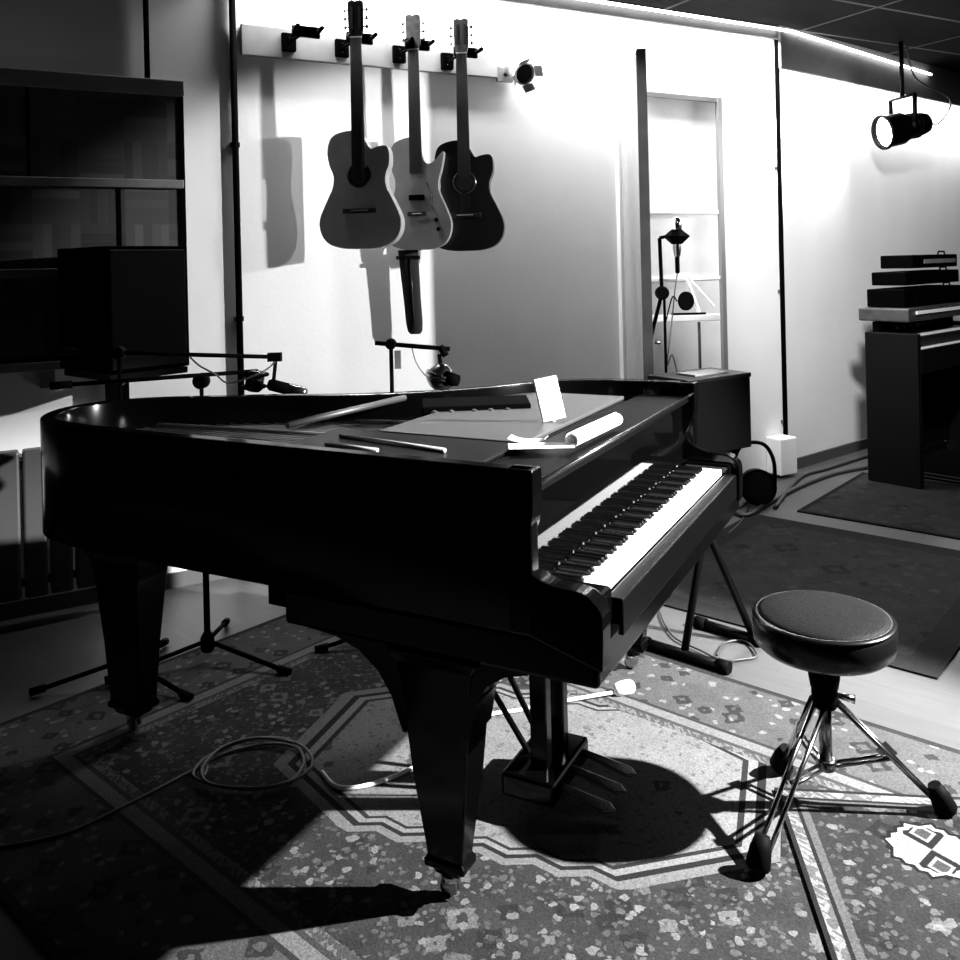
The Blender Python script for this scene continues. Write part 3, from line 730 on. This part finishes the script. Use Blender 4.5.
MB().lathe([(.022, sz-.215), (.036, sz-.205), (.041, sz-.175), (.039, sz-.145), (.028, sz-.125), (.02, sz-.11)]).build('seat_clamp', M['matte'], t)
MB().lathe([(.0125, .1), (.0125, sz-.12)]).build('inner_post', M['chrome'], t)
MB().lathe([(.017, .13), (.017, .30)]).build('outer_tube', M['darkchrome'], t)
MB().lathe([(.03, .27), (.034, .278), (.034, .322), (.026, .33)]).build('memory_lock', M['matte'], t)
MB().tube([(.03, 0, .30), (.075, -.02, .295)], [.007, .012]).build('wing_nut', M['chrome'], t)
MB().lathe([(.022, .10), (.026, .105), (.026, .125), (.022, .13)]).build('lower_collar', M['darkchrome'], t)
for p in (fl(762, 866, .016), fl(938, 812, .016), fl(785, 772, .016)):
    d = Vector((p.x-ST.x, p.y-ST.y, 0)); L = d.length; u = d/L; n_ = Vector((-u.y, u.x, 0))
    A = u*.03+Vector((0, 0, .285)); B = u*L+Vector((0, 0, .035)); m_ = MB()
    for s in (-1, 1): m_.tube([A+n_*.016*s, B+n_*.013*s], .0065, 8)
    m_.box(-.003, .003, -.018, .018, -.02, .02, aim(A.lerp(B, .5), (B-A)))
    lg = m_.build('leg', M['chrome'] if p.x < ST.x else M['darkchrome'], t)
    m_ = MB(); mid_ = A.lerp(B, .55)
    for s in (-1, 1): m_.tube([u*.024+n_*.01*s+Vector((0, 0, .115)), mid_+n_*.01*s], .005, 8)
    m_.build('brace', M['darkchrome'], t)
    MB().lathe([(.026, -.045), (.03, -.038), (.026, .0), (.017, .03)], aim(B+Vector((0, 0, .02))+u*.004, Vector((-u.x*.45, -u.y*.45, 1)))).build('rubber_foot', M['rubber'], lg)

# ------------------------------------------------------------------ X stand and box beyond the keyboard
f1a, f1b = fl(640, 641, .02), fl(728, 668, .02); f2a, f2b = fl(697, 622, .02), fl(760, 641, .02)
t = thing('keyboard_stand', 'black folding crossed-leg stand behind the far end of the keyboard', 'stand', (.87, 3.42, 0))
o_ = t.location
for a, b in ((f1a, f1b), (f2a, f2b)):
    ft = MB().tube([a-o_, b-o_], .019, 12).build('foot_bar', M['satin'], t)
    for p, q_ in ((a, b), (b, a)): MB().tube([p-o_+(p-q_).normalized()*.006, p-o_-(p-q_).normalized()*.04], .0245, 12).build('end_cap', M['rubber'], ft)
A0 = f1a.lerp(f1b, .52); A1 = at(703, 537, 3.42); A2 = Vector((.99, 3.53, .69))
B0 = f2a.lerp(f2b, .92); B2 = Vector((.74, 3.45, .69))
MB().tube([A0-o_, A1-o_, A2-o_], .015, 10).build('crossed_tube', M['satin'], t)
MB().tube([B0-o_, A1+Vector((.03, .03, 0))-o_, B2-o_], .015, 10).build('crossed_tube', M['satin'], t)
MB().lathe([(.024, -.03), (.03, -.02), (.03, .02), (.024, .03)], aim(A1+Vector((.012, -.0, 0))-o_, (-.5, -1, 0))).build('pivot', M['darkchrome'], t)
n1, n2, n3 = Vector((.789, 3.4)), Vector((1.091, 3.59)), Vector((.635, 3.51))
dd = (n2-n1).normalized(); ee = Vector((-dd.y, dd.x)); Lb = (n2-n1).length
for w_ in (.05, .17): 
    a = n1+dd*.03+ee*w_; b = n1+dd*(Lb-.03)+ee*w_
    MB().tube([Vector((a.x, a.y, .703))-o_, Vector((b.x, b.y, .703))-o_], .013).build('support_bar', M['satin'], t)
t = thing('amplifier_box', 'black rectangular equipment box standing beyond the treble end of the piano', 'equipment box', (n1.x, n1.y, .72), math.atan2(dd.y, dd.x))
MB().box(0, Lb, 0, .215, 0, .285).build('case', M['matte'], t, bevel=.004)
MB().box(-.004, Lb+.004, -.004, .219, .285, .305).build('top_panel', M['satin'], t, bevel=.004)
for x in (.03, Lb-.03):
    for y in (.03, .185): MB().lathe([(.014, -.004), (.014, 0)], Matrix.Translation((x, y, 0))).build('rubber_foot', M['rubber'], t)
MB().tube([(Lb+.002, .06, .2), (Lb+.02, .07, .2), (Lb+.02, .14, .2), (Lb+.002, .15, .2)], .006).build('handle', M['matte'], t)
bp0 = fl(700, 374, 1.026)
tag(MB().box(-.1, .09, -.05, .05, 0, .006).build('notebook', M['greywood'], loc=(.90, 3.585, 1.0258)), 'thin grey notebook lying on top of the black equipment box', 'notebook')
bpy.data.objects['notebook'].rotation_euler = (0, 0, .56)

# ------------------------------------------------------------------ stage lamps
def stage_lamp(name, label, loc, d, r, Ln, lens, body, doors=False, group=None):
    t = thing(name, label, 'stage lamp', loc, 0)
    mt = Vector(d).to_track_quat('Z', 'Y').to_matrix().to_4x4()
    MB().lathe([(r*.3, -Ln*.55), (r*.62, -Ln*.52), (r*.72, -Ln*.4), (r*.74, -Ln*.1), (r, Ln*.05), (r, Ln*.42), (r*1.1, Ln*.43), (r*1.1, Ln*.47), (r*.93, Ln*.47), (r*.93, Ln*.38)], mt, 28).build('housing', body, t)
    MB().lathe([(r*.92, Ln*.36), (r*.92, Ln*.385)], mt, 28).build('lens', lens, t)
    for z in (-.3, -.22, -.14): MB().lathe([(r*.78, Ln*z), (r*.82, Ln*z+.004), (r*.78, Ln*z+.008)], mt, 24).build('cooling_ring', body, t)
    if doors:
        for k in range(4):
            mr_ = mt @ Matrix.Rotation(k*PI/2+.4, 4, 'Z') @ Matrix.Translation((r*1.05, 0, Ln*.48)) @ Matrix.Rotation(math.radians(38), 4, 'Y')
            MB().box(-.0015, .0015, -r*.55, r*.55, 0, r*.8, mr_).build('barn_door', body, t)
    return t, mt
# ceiling spot, on
sp = wb(903, 128, .42); spd = Vector((-.97, -.15, -.2)).normalized()
t, mt = stage_lamp('stage_lamp', 'lit black stage lamp hanging from the ceiling at the right', sp, spd, .115, .36, M['lens'], M['satin'])
sd = Vector((-spd.y, spd.x, 0)).normalized()
for s in (-1, 1): MB().tube([sd*.135*s, sd*.14*s+Vector((0, 0, .22))], .017).build('yoke_arm', M['satin'], t)
MB().tube([sd*.145+Vector((0, 0, .22)), -sd*.145+Vector((0, 0, .22))], .011).build('yoke_bar', M['satin'], t)
MB().tube([(0, 0, .22), (0, 0, ZC-.005-sp.z)], .016).build('hanging_rod', M['satin'], t)
for s in (-1, 1): MB().lathe([(.02, .13), (.024, .14), (.024, .16), (.015, .165)], (sd*s).to_track_quat('Z', 'Y').to_matrix().to_4x4()).build('knob', M['satin'], t)
MB().tube(smooth_curve([-spd*.2, -spd*.3+Vector((0, 0, -.02)), -spd*.33+Vector((.05, 0, .14)), Vector((.1, 0, .36)), Vector((.04, 0, ZC-.02-sp.z))]), .006).build('lamp_cord', M['blackcable'], t)
l = bpy.data.lights.new('beam', 'SPOT'); l.energy = 700; l.spot_size = math.radians(56); l.spot_blend = .7; l.shadow_soft_size = .08
lo = bpy.data.objects.new('beam', l); COL.objects.link(lo); lo.parent = t; lo.location = spd*.2; lo.rotation_euler = spd.to_track_quat('-Z', 'Y').to_euler()
# lamp at the end of the hanger rail
lp = wa(517, 70, .16)
t, mt = stage_lamp('stage_lamp', 'small chrome spotlight with flaps at the right end of the guitar rail', lp, Vector((.42, -.8, -.42)), .058, .2, M['glasslens'], mat('brushed_aluminium', .6, .35, metal=.7), True)
MB().tube([(0, .03, 0), WA_N*-.13], .012).build('wall_arm', M['satin'], t)
MB().box(-.05, .05, -.012, .012, -.04, .04, Matrix.Translation(WA_N*-.14) @ Matrix.Rotation(_w, 4, 'Z')).build('wall_plate', M['greywood'], t)
MB().tube(smooth_curve([(.02, .08, .02), (.09, .05, .05), (.13, .04, .16), (.13, .03, .3)]), .003).build('lamp_cord', M['cable'], t)
# lamp on the floor
lp = fl(756, 503, 0); lp.z = .115
t, mt = stage_lamp('stage_lamp', 'black round stage lamp on the floor beside the white wall box', lp, Vector((-.15, -1, .05)), .098, .22, M['glasslens'], M['satin'])
MB().tube(smooth_curve([(-.118, 0, 0), (-.118, .02, .14), (-.06, .03, .235), (.06, .03, .235), (.118, .02, .14), (.118, 0, 0)]), .012).build('yoke_arm', M['satin'], t)
for k, pts in enumerate(([fl(724, 505, .008), fl(735, 513, .008), fl(748, 516, .008), fl(766, 505, .008), fl(800, 487, .008), fl(835, 474, .008), fl(866, 468, .008)], [fl(775, 508, .01), fl(800, 478, .01), fl(830, 468, .01), fl(880, 452, .01)], [fl(726, 500, .006), fl(738, 508, .006), fl(750, 500, .006), fl(742, 520, .006), fl(728, 534, .006)])):
    o = MB().tube(smooth_curve(pts), (.018, .013, .005)[k]).build('floor_cable', M['blackcable'])
    tag(o, ('thick black cable on the floor running from the floor lamp to the organ', 'black cable along the foot of the right wall, behind the thicker one', 'thin curly black cable on the floor in front of the floor lamp')[k], 'cable')
o = MB().tube(smooth_curve([fl(655, 585, .01), fl(660, 612, .01), fl(673, 636, .01), fl(700, 650, .01), fl(722, 660, .01), fl(745, 659, .01), fl(757, 655, .01), fl(745, 641, .01), fl(725, 643, .01), fl(717, 655, .01)]), .004).build('floor_cable', M['blackcable']); tag(o, 'thin black cable looped on the floor under the crossed-leg stand', 'cable')

# ------------------------------------------------------------------ guitars and hangers
zr0, zr1 = la(365, 67).z, la(365, 38).z
x0, x1 = la(240, 40).x, la(497, 70).x
t = tag(MB().box(x0, x1, -.03, -.002, zr0, zr1).build('hanger_rail', M['woodrail'], mw=WAM, bevel=.004), 'pale wooden rail on the wall carrying the guitar hangers', 'rail')
def hanger(px, py, group=True, label=''):
    p = la(px, py, .03)
    t = thing('guitar_hanger', label, 'guitar hanger', WAM @ Vector((p.x, -.03, p.z)), _w, 'black guitar hangers on the rail')
    MB().box(-.035, .035, -.028, 0, -.045, .045).build('wall_block', M['matte'], t, bevel=.004)
    MB().tube([(0, -.02, 0), (.045, -.13, .025)], .008).build('arm', M['satin'], t)
    MB().box(.0, .14, -.15, -.128, .0, .055, Matrix.Translation((-.02, 0, 0))).build('yoke', M['matte'], t, bevel=.006)
    for x in (-.012, .108): MB().tube([(x, -.14, .03), (x, -.215, .035)], .011).build('prong', M['rubber'], t)
    for zz in (-.022, .022): MB().lathe([(.006, 0), (.006, .003)], Matrix.Translation((0, -.028, zz)) @ Matrix.Rotation(PI/2, 4, 'X'), 10).build('screw', M['chrome'], t)
    return t
hl = ['empty black guitar hanger at the left end of the rail', 'black hanger holding the pale front guitar', 'black hanger holding the middle guitar with a pointed cutaway', 'black hanger holding the dark guitar']
for (px, py), L in zip(((288, 43), (341, 49), (398, 55), (446, 62)), hl): hanger(px, py, label=L)

def body_outline(w, h, cut):
    # half outline, z measured downwards from body top (0) to -h; w = full width
    k = w/2
    L_ = [(.10, 0), (.45, -.012), (.68, -.06), (.77, -.17), (.72, -.29), (.63, -.38), (.66, -.48), (.82, -.60), (.97, -.72), (1.0, -.80), (.93, -.89), (.74, -.96), (.4, -.995), (0, -1.0)]
    left = [(-a*k, b*h) for a, b in L_]
    if cut == 'round': Rr = [(.10, -.05), (.22, -.12), (.3, -.155), (.45, -.14), (.66, -.135), (.74, -.18), (.74, -.29), (.65, -.38)]
    elif cut == 'point': Rr = [(.12, -.10), (.22, -.2), (.38, -.235), (.58, -.20), (.8, -.13), (.82, -.17), (.74, -.29), (.66, -.38)]
    else: Rr = L_[:6]
    right = [(a*k, b*h) for a, b in Rr+L_[6:]]
    pts = left+right[::-1][1:]
    sm = smooth_curve([Vector((a, b, 0)) for a, b in pts], 4, True)
    return [(p.x, p.y) for p in sm]
def guitar(name, label, cx, ytop, ybot, wpx, cut, top, sidem, Y, head_m, ffoot, rz=-.1, lean=0, holer=.043, thick=.09):
    pt_, pb_ = at(cx, ytop, Y), at(cx, ybot, Y)
    H_ = pt_.z-pb_.z; w_ = wpx/FPX*Y
    t = thing(name, label, 'guitar', (pb_.x, Y, pb_.z), rz); t.rotation_euler = (0, lean, rz)
    bh = H_*.475; o_ = [(x, z+bh) for x, z in body_outline(w_, bh, cut)]
    MB().front(o_, -thick/2, thick/2).build('body_shell', sidem, t, bevel=.004)
    tp = MB().front([(x*.985, z*.995+.0015) for x, z in o_], -thick/2-.003, -thick/2).build('top_plate', top, t)
    f = -thick/2-.003
    hz = bh*.62
    if cut != 'point':
        MB().lathe([(holer, 0), (holer, .0015)], Matrix.Translation((0, f, hz)) @ Matrix.Rotation(PI/2, 4, 'X'), 28).build('sound_hole', M['rose'], tp)
        rm = MB(); rm.lathe([(holer*1.2, 0), (holer*1.45, .0006), (holer*1.45, .0009), (holer*1.2, .0012)], Matrix.Translation((0, f+.0002, hz)) @ Matrix.Rotation(PI/2, 4, 'X'), 28)
        rm.build('rosette', M['mahog'], tp)
    else:
        for s in (1,):
            MB().tube(smooth_curve([(s*.055, f-.001, bh*.6), (s*.075, f-.001, bh*.5), (s*.07, f-.001, bh*.42), (s*.095, f-.001, bh*.34)]), [.004]*24+[.004], 6).build('sound_hole', M['rose'], tp)
        MB().box(-.04, .04, f-.012, f, bh*.44, bh*.49).build('pickup', M['matte'], t)
        for q_ in ((.10, .22), (.11, .15)): MB().lathe([(.011, 0), (.009, .015)], Matrix.Translation((q_[0], f, bh*q_[1]*1.2)) @ Matrix.Rotation(PI/2, 4, 'X'), 12).build('knob', M['matte'], t)
    bwid = .085 if cut != 'point' else .05
    MB().box(-bwid, bwid, f-.009, f, bh*.3, bh*.3+.024).build('bridge', M['rose'], t, bevel=.002)
    MB().box(-bwid*.5, bwid*.5, f-.012, f-.009, bh*.3+.012, bh*.3+.016).build('saddle', M['ivory'], t)
    zn = H_*.845
    nw0, nw1 = .034, .028
    MB().hull([(-nw0, f-.008, bh*.68), (nw0, f-.008, bh*.68), (nw0, f, bh*.68), (-nw0, f, bh*.68)], [(-nw1, f-.008, zn), (nw1, f-.008, zn), (nw1, f, zn), (-nw1, f, zn)]).build('fretboard', M['rose'], t)
    MB().hull([(-nw0+.003, f, bh*.9), (nw0-.003, f, bh*.9), (.02, f+.028, bh*.9), (-.02, f+.028, bh*.9)], [(-nw1+.002, f, zn+.01), (nw1-.002, f, zn+.01), (.016, f+.02, zn+.01), (-.016, f+.02, zn+.01)]).build('neck', M['mahog'], t)
    MB().box(-nw1, nw1, f-.010, f, zn, zn+.006).build('nut', M['ivory'], t)
    hh = H_-zn
    hp = [(-nw1, zn+.006), (nw1, zn+.006), (.038, zn+hh*.22), (.04, H_-.01), (.018, H_), (0, H_-.008), (-.018, H_), (-.04, H_-.01), (-.038, zn+hh*.22)]
    hd = MB().front(hp, f+.002, f+.02).build('headstock', head_m, t, bevel=.002)
    if cut != 'point':
        for s in (-1, 1): MB().box(s*.02-.006, s*.02+.006, f+.0, f+.003, zn+hh*.25, H_-.035).build('tuner_slot', M['rose'], hd)
    for s in (-1, 1):
        for k in range(3):
            z = zn+hh*(.3+.22*k)
            m_ = MB(); m_.tube([(s*.038, f+.012, z), (s*.056, f+.012, z)], .0035, 8); m_.tube([(s*.054, f+.012, z-.009), (s*.056, f+.012, z), (s*.054, f+.012, z+.009)], .007, 8)
            m_.build('tuner', M['chrome'], hd)
    sm2 = MB()
    for k in range(6): sm2.tube([((k-2.5)*.0105, f-.011, bh*.3+.014), ((k-2.5)*.0085, f-.0105, zn+.004)], .0005, 4)
    for i in range(1): sm2.build('strings', M['bronze'], t)['kind'] = 'stuff'
    return t
Yg = lambda px: wa(px, 130, .2).y
guitar('classical_guitar', 'pale classical guitar with round cutaway hanging in front, leftmost of three', 363, 2, 249, 83, 'round', M['spruce'], M['side'], Yg(363)-.02, M['mahog'], 0, lean=.0)
guitar('hollow_body_guitar', 'amber guitar with pointed cutaway hanging between two classical guitars', 419, 15, 250, 68, 'point', M['spruce2'], M['side'], Yg(418)+.05, M['headveneer'], 0, thick=.06)
guitar('classical_guitar', 'dark brown classical guitar with cutaway hanging at the right', 467, 20, 251, 77, 'round', M['mahog'], M['mahog'], Yg(467)-.02, M['headveneer'], 0)
# black cloth case hanging below the middle guitar
p = wa(408, 252, .1)
t = thing('hanging_pouch', 'narrow black pouch hanging on the wall below the middle guitar', 'pouch', (p.x, p.y, wa(413, 334, .1).z), _w-.15)
H_ = wa(408, 250, .1).z-wa(413, 334, .1).z
m_ = MB(); prof = [(.028, 0), (.04, .015), (.046, .06), (.047, H_*.4), (.052, H_*.75), (.055, H_)]
loops = []
for i, (r, z) in enumerate(prof):
    loops.append([m_.bm.verts.new((r*math.cos(2*PI*k/14)+(.03*(1-z/H_)), .6*r*math.sin(2*PI*k/14), z)) for k in range(14)])
for a, b in zip(loops[:-1], loops[1:]):
    for i in range(14): m_.bm.faces.new((a[i], a[(i+1) % 14], b[(i+1) % 14], b[i])).smooth = True
m_.bm.faces.new(loops[0]); m_.bm.faces.new(loops[-1][::-1])
m_.build('pouch_body', M['fabric'], t)
MB().box(-.057, .057, -.036, .036, H_-.05, H_-.03).build('strap', M['satin'], t, bevel=.004)
MB().tube([(0, .0, H_), (0, .05, H_+.06)], .005).build('hanging_cord', M['blackcable'], t)
MB().tube([(.02, -.03, .04), (.0, -.034, H_*.9)], .003).build('zip', M['darkchrome'], t)

# ------------------------------------------------------------------ loudspeaker on bracket
q1, q2, q3 = at(105, 246, 3.45), at(187, 246, 3.72), at(57, 256, 3.72)
zb_ = at(150, 371, 3.55).z
fp = [Vector((q1.x, q1.y)), Vector((q2.x, q2.y)), Vector((q2.x+q3.x-q1.x, q2.y+q3.y-q1.y)), Vector((q3.x, q3.y))]
t = thing('loudspeaker', 'black boxy loudspeaker mounted in front of the parquet panel', 'loudspeaker', (q1.x, q1.y, zb_))
fp = [(v.x-q1.x, v.y-q1.y) for v in fp]
MB().prism(fp, 0, q1.z-zb_).build('cabinet', M['matte'], t, bevel=.004)
dx = Vector(fp[1]).normalized(); nr = Vector((dx.y, -dx.x)); wl_ = Vector(fp[1]).length; hh = q1.z-zb_
gm = Matrix.Translation((0, 0, 0)) @ Matrix.Rotation(math.atan2(dx.y, dx.x), 4, 'Z')
MB().box(.015, wl_-.015, -.008, 0, .015, hh-.015, gm).build('grille', M['fabric'], t, bevel=.004)
cxs = (q1+q2+q3)/3; wpt = Vector((WA_P[0], WA_P[1], 0))
t = thing('speaker_bracket', 'black wall bracket carrying the loudspeaker', 'bracket', (q1.x, q1.y, zb_-.03))
MB().prism([(x*.95+.0, y*.95+.02) for x, y in fp], 0, .026).build('tray', M['satin'], t)
c_ = Vector(((fp[1][0]+fp[3][0])/2, (fp[1][1]+fp[3][1])/2, 0)); wv = -WA_N
dist = abs((Vector((q1.x, q1.y, 0))+c_-wpt).dot(WA_N))-.06
MB().tube([c_+Vector((0, 0, -.01)), c_+wv*dist*.5+Vector((0, 0, -.05)), c_+wv*dist+Vector((0, 0, -.05))], .018).build('arm', M['satin'], t)
MB().box(-.05, .05, -.01, .012, -.15, .05, Matrix.Translation(c_+wv*dist) @ Matrix.Rotation(_w, 4, 'Z')).build('wall_plate', M['satin'], t)

# ------------------------------------------------------------------ microphone and music stand in front of the door
Yd = 4.9
bd = Vector((at(666, 370, Yd).x, Yd, 0))
t = ms('microphone_stand', 'black microphone stand in front of the door with its arm raised', bd, 0, at(664, 292, Yd).z, (20, 140, 260), .26)
J = at(662, 293, Yd); K = at(659.5, 238, Yd); E_ = at(650, 341, Yd); Mh = at(668, 236, Yd)
MB().tube([local(t, E_), local(t, J), local(t, K)], .011).build('boom', M['matte'], t)
MB().tube([local(t, E_), local(t, at(651.5, 327, Yd))], .016).build('counterweight', M['rubber'], t)
MB().tube([local(t, K), local(t, Mh)], .010).build('boom_tip', M['matte'], t)
MB().lathe([(.03, -.025), (.038, -.015), (.038, .015), (.03, .025)], Matrix.Translation(local(t, J)) @ Matrix.Rotation(PI/2, 4, 'X')).build('boom_clamp', M['rubber'], t)
mp_ = at(677, 250, Yd)
t = thing('microphone', 'studio microphone in a black shock mount in front of the door', 'microphone', mp_)
hz = at(677, 217, Yd).z-mp_.z
MB().lathe([(.014, -.04), (.018, -.03), (.023, .0), (.023, hz*.5), (.02, hz*.52)]).build('body', M['darkchrome'], t)
MB().lathe([(.02, hz*.52), (.028, hz*.56), (.03, hz*.8), (.022, hz*.97), (.005, hz)]).build('grille', M['chrome'], t)
MB().lathe([(.03, hz*.18), (.07, hz*.38), (.075, hz*.42), (.045, hz*.55), (.03, hz*.62)], seg=8, smooth=False).build('shock_mount', M['matte'], t)
MB().lathe([(.010, -.13), (.013, -.12), (.013, -.04)]).build('connector', M['matte'], t)
o = MB().tube(smooth_curve([mp_+Vector((0, 0, -.13)), at(675, 290, Yd), at(671, 330, Yd), at(667, 365, Yd), at(672, 355, Yd+.03), at(677, 372, Yd)]), .004).build('microphone_cable', M['cable']); tag(o, 'grey cable hanging from the studio microphone by the door', 'cable')
# pop filter
pf = at(686, 301, Yd-.03)
t = thing('pop_filter', 'round dark pop filter beside the microphone stand in front of the door', 'pop filter', pf)
rm = Matrix.Rotation(math.radians(25), 4, 'Z') @ Matrix.Rotation(PI/2, 4, 'X')
MB().lathe([(.047, -.003), (.047, .003)], rm).build('mesh_screen', mat('nylon_mesh', .08, .9), t)
MB().lathe([(.047, -.006), (.053, -.005), (.053, .005), (.047, .006)], rm).build('hoop', M['matte'], t)
MB().tube(smooth_curve([(-.05, 0, 0), at(672, 298, Yd)-pf, at(664, 330, Yd)-pf]), .004).build('gooseneck', M['matte'], t)
# music stand
Ym = 5.0
ml, mr_ = at(652, 319, Ym), at(718, 316, Ym); c0 = (ml+mr_)/2
t = thing('music_stand', 'music stand with white tray lip in front of the door', 'music stand', (at(699, 330, Ym).x, Ym, 0))
o_ = t.location
MB().box(ml.x-o_.x, mr_.x-o_.x, -.05, .0, c0.z-.018, c0.z+.018).build('tray', M['white'], t, bevel=.004)
MB().box(ml.x-o_.x+.1, mr_.x-o_.x-.08, -.05, -.045, c0.z+.018, c0.z+.03).build('lip', M['matte'], t)
MB().tube([at(699, 322, Ym)-o_, Vector((at(699, 330, Ym).x-o_.x, 0, .12))], .009).build('pole', M['cable'], t)
MB().tube([at(684, 273, Ym)-o_, at(699, 312, Ym)-o_], .010).build('back_wire', M['white'], t)
MB().tube([at(684, 273, Ym)-o_, at(714, 306, Ym)-o_], .006).build('back_wire', M['white'], t)
MB().tube([at(659, 280, Ym)-o_, at(676, 280, Ym)-o_], .005).build('back_wire', M['cable'], t)
for a in (30, 150, 270):
    a = math.radians(a); MB().tube([(0, 0, .2), (.22*math.cos(a), .22*math.sin(a), .012)], .008).build('leg', M['cable'], t)

# ------------------------------------------------------------------ electric organ
F0, B0_ = fl(921, 491), fl(866, 485)
dback = Vector((-.64, .768, 0)); ax = Vector((.768, .64, 0)); ang = math.atan2(ax.y, ax.x)
t = thing('electric_organ', 'dark wooden electric organ against the right wall', 'organ', (F0.x, F0.y, .008), ang)
OD = .34; OL = 1.25; zp = .975
for x in (0, OL-.05): MB().box(x, x+.05, 0, OD, 0, zp).build('side_panel', M['organ'], t, bevel=.006)
MB().box(.05, OL-.05, OD-.03, OD, .1, zp).build('back_panel', M['organ'], t)
MB().box(.05, OL-.05, .02, OD-.03, .78, .84).build('keybed', M['organ'], t, bevel=.004)
MB().box(.05, OL-.05, .0, .025, .72, .87).build('front_rail', M['organ'], t, bevel=.004)
MB().box(.05, OL-.05, .12, OD-.03, .84, .93).build('upper_keybed', M['organ'], t)
MB().box(.05, OL-.05, .27, OD-.03, .93, 1.04).build('control_panel', M['matte'], t)
MB().box(.02, OL+.02, .06, OD+.05, 1.045, 1.13).build('lid', M['organtop'], t, bevel=.01)
MB().box(.12, OL, .05, .06, 1.09, 1.11).build('lid_trim', M['white'], t)
for row, (y, z) in enumerate(((.03, .84), (.135, .93))):
    wk = MB().box(.001, .0215, y, y+.10, z+.002, z+.022).build('organ_key', M['ivory'], t, bevel=.0015, loc=(.10, 0, 0))
    for k in range(1, 44 if row == 0 else 44):
        c = wk.copy(); COL.objects.link(c); c.parent = t; c.location = (.10+k*.0235, 0, 0)
m_ = MB()
for k in range(8): m_.box(.25+k*.09, .28+k*.09, -.2, .3, .06, .085)
m_.build('pedalboard', M['organ'], t)
MB().box(.2, 1.0, .25, .36, .0, .12).build('pedal_frame', M['organ'], t)
for k in range(7): MB().lathe([(.012, 0), (.01, .012)], Matrix.Translation((.3+k*.1, .268, .985)) @ Matrix.Rotation(PI/2, 4, 'X'), 12).build('knob', M['white'], t)
# equipment on the organ
def ocase(x0, x1, y0, y1, z0, z1, name, label, facem, cat):
    o = thing(name, label, cat, t.location+ax*x0+dback*y0+Vector((0, 0, z0)), ang)
    MB().box(0, x1-x0, 0, y1-y0, 0, z1-z0).build('case', M['matte'], o, bevel=.008)
    MB().box(.16, x1-x0-.05, -.006, 0, .03, z1-z0-.03).build('front_panel', facem, o)
    MB().tube([(x1-x0-.2, .05, z1-z0+.0), (x1-x0-.19, .05, z1-z0+.02), (x1-x0-.1, .05, z1-z0+.02), (x1-x0-.09, .05, z1-z0)], .006).build('handle', M['rubber'], o)
    return o
ocase(.1, 1.0, .12, .37, 1.132, 1.25, 'equipment_case', 'lowest black equipment case stacked on the organ', M['satin'], 'case')
ocase(.17, 1.0, .14, .37, 1.272, 1.36, 'equipment_case', 'middle black equipment case stacked on the organ', M['matte'], 'case')
ocase(.30, 1.0, .15, .37, 1.382, 1.47, 'equipment_case', 'topmost equipment case on the organ with a greyish front panel', M['greywood'], 'case')

# things of a kind share a group
GROUPS = {'microphone_stand': 'microphone stands in the studio', 'microphone': 'microphones in the studio', 'persian_rug': 'patterned rugs on the floor', 'plain_rug': 'plain dark rugs at the back',
          'stage_lamp': 'stage lamps', 'equipment_case': 'equipment cases stacked on the organ', 'classical_guitar': 'guitars hanging on the wall', 'hollow_body_guitar': 'guitars hanging on the wall',
          'wall_conduit': 'black pipes on the wall', 'microphone_cable': 'microphone cables', 'floor_cable': 'black cables on the floor', 'paper_sheet': 'papers on the piano'}
for o in bpy.data.objects:
    k = o.name.split('.')[0]
    if o.parent is None and k in GROUPS: o['group'] = GROUPS[k]
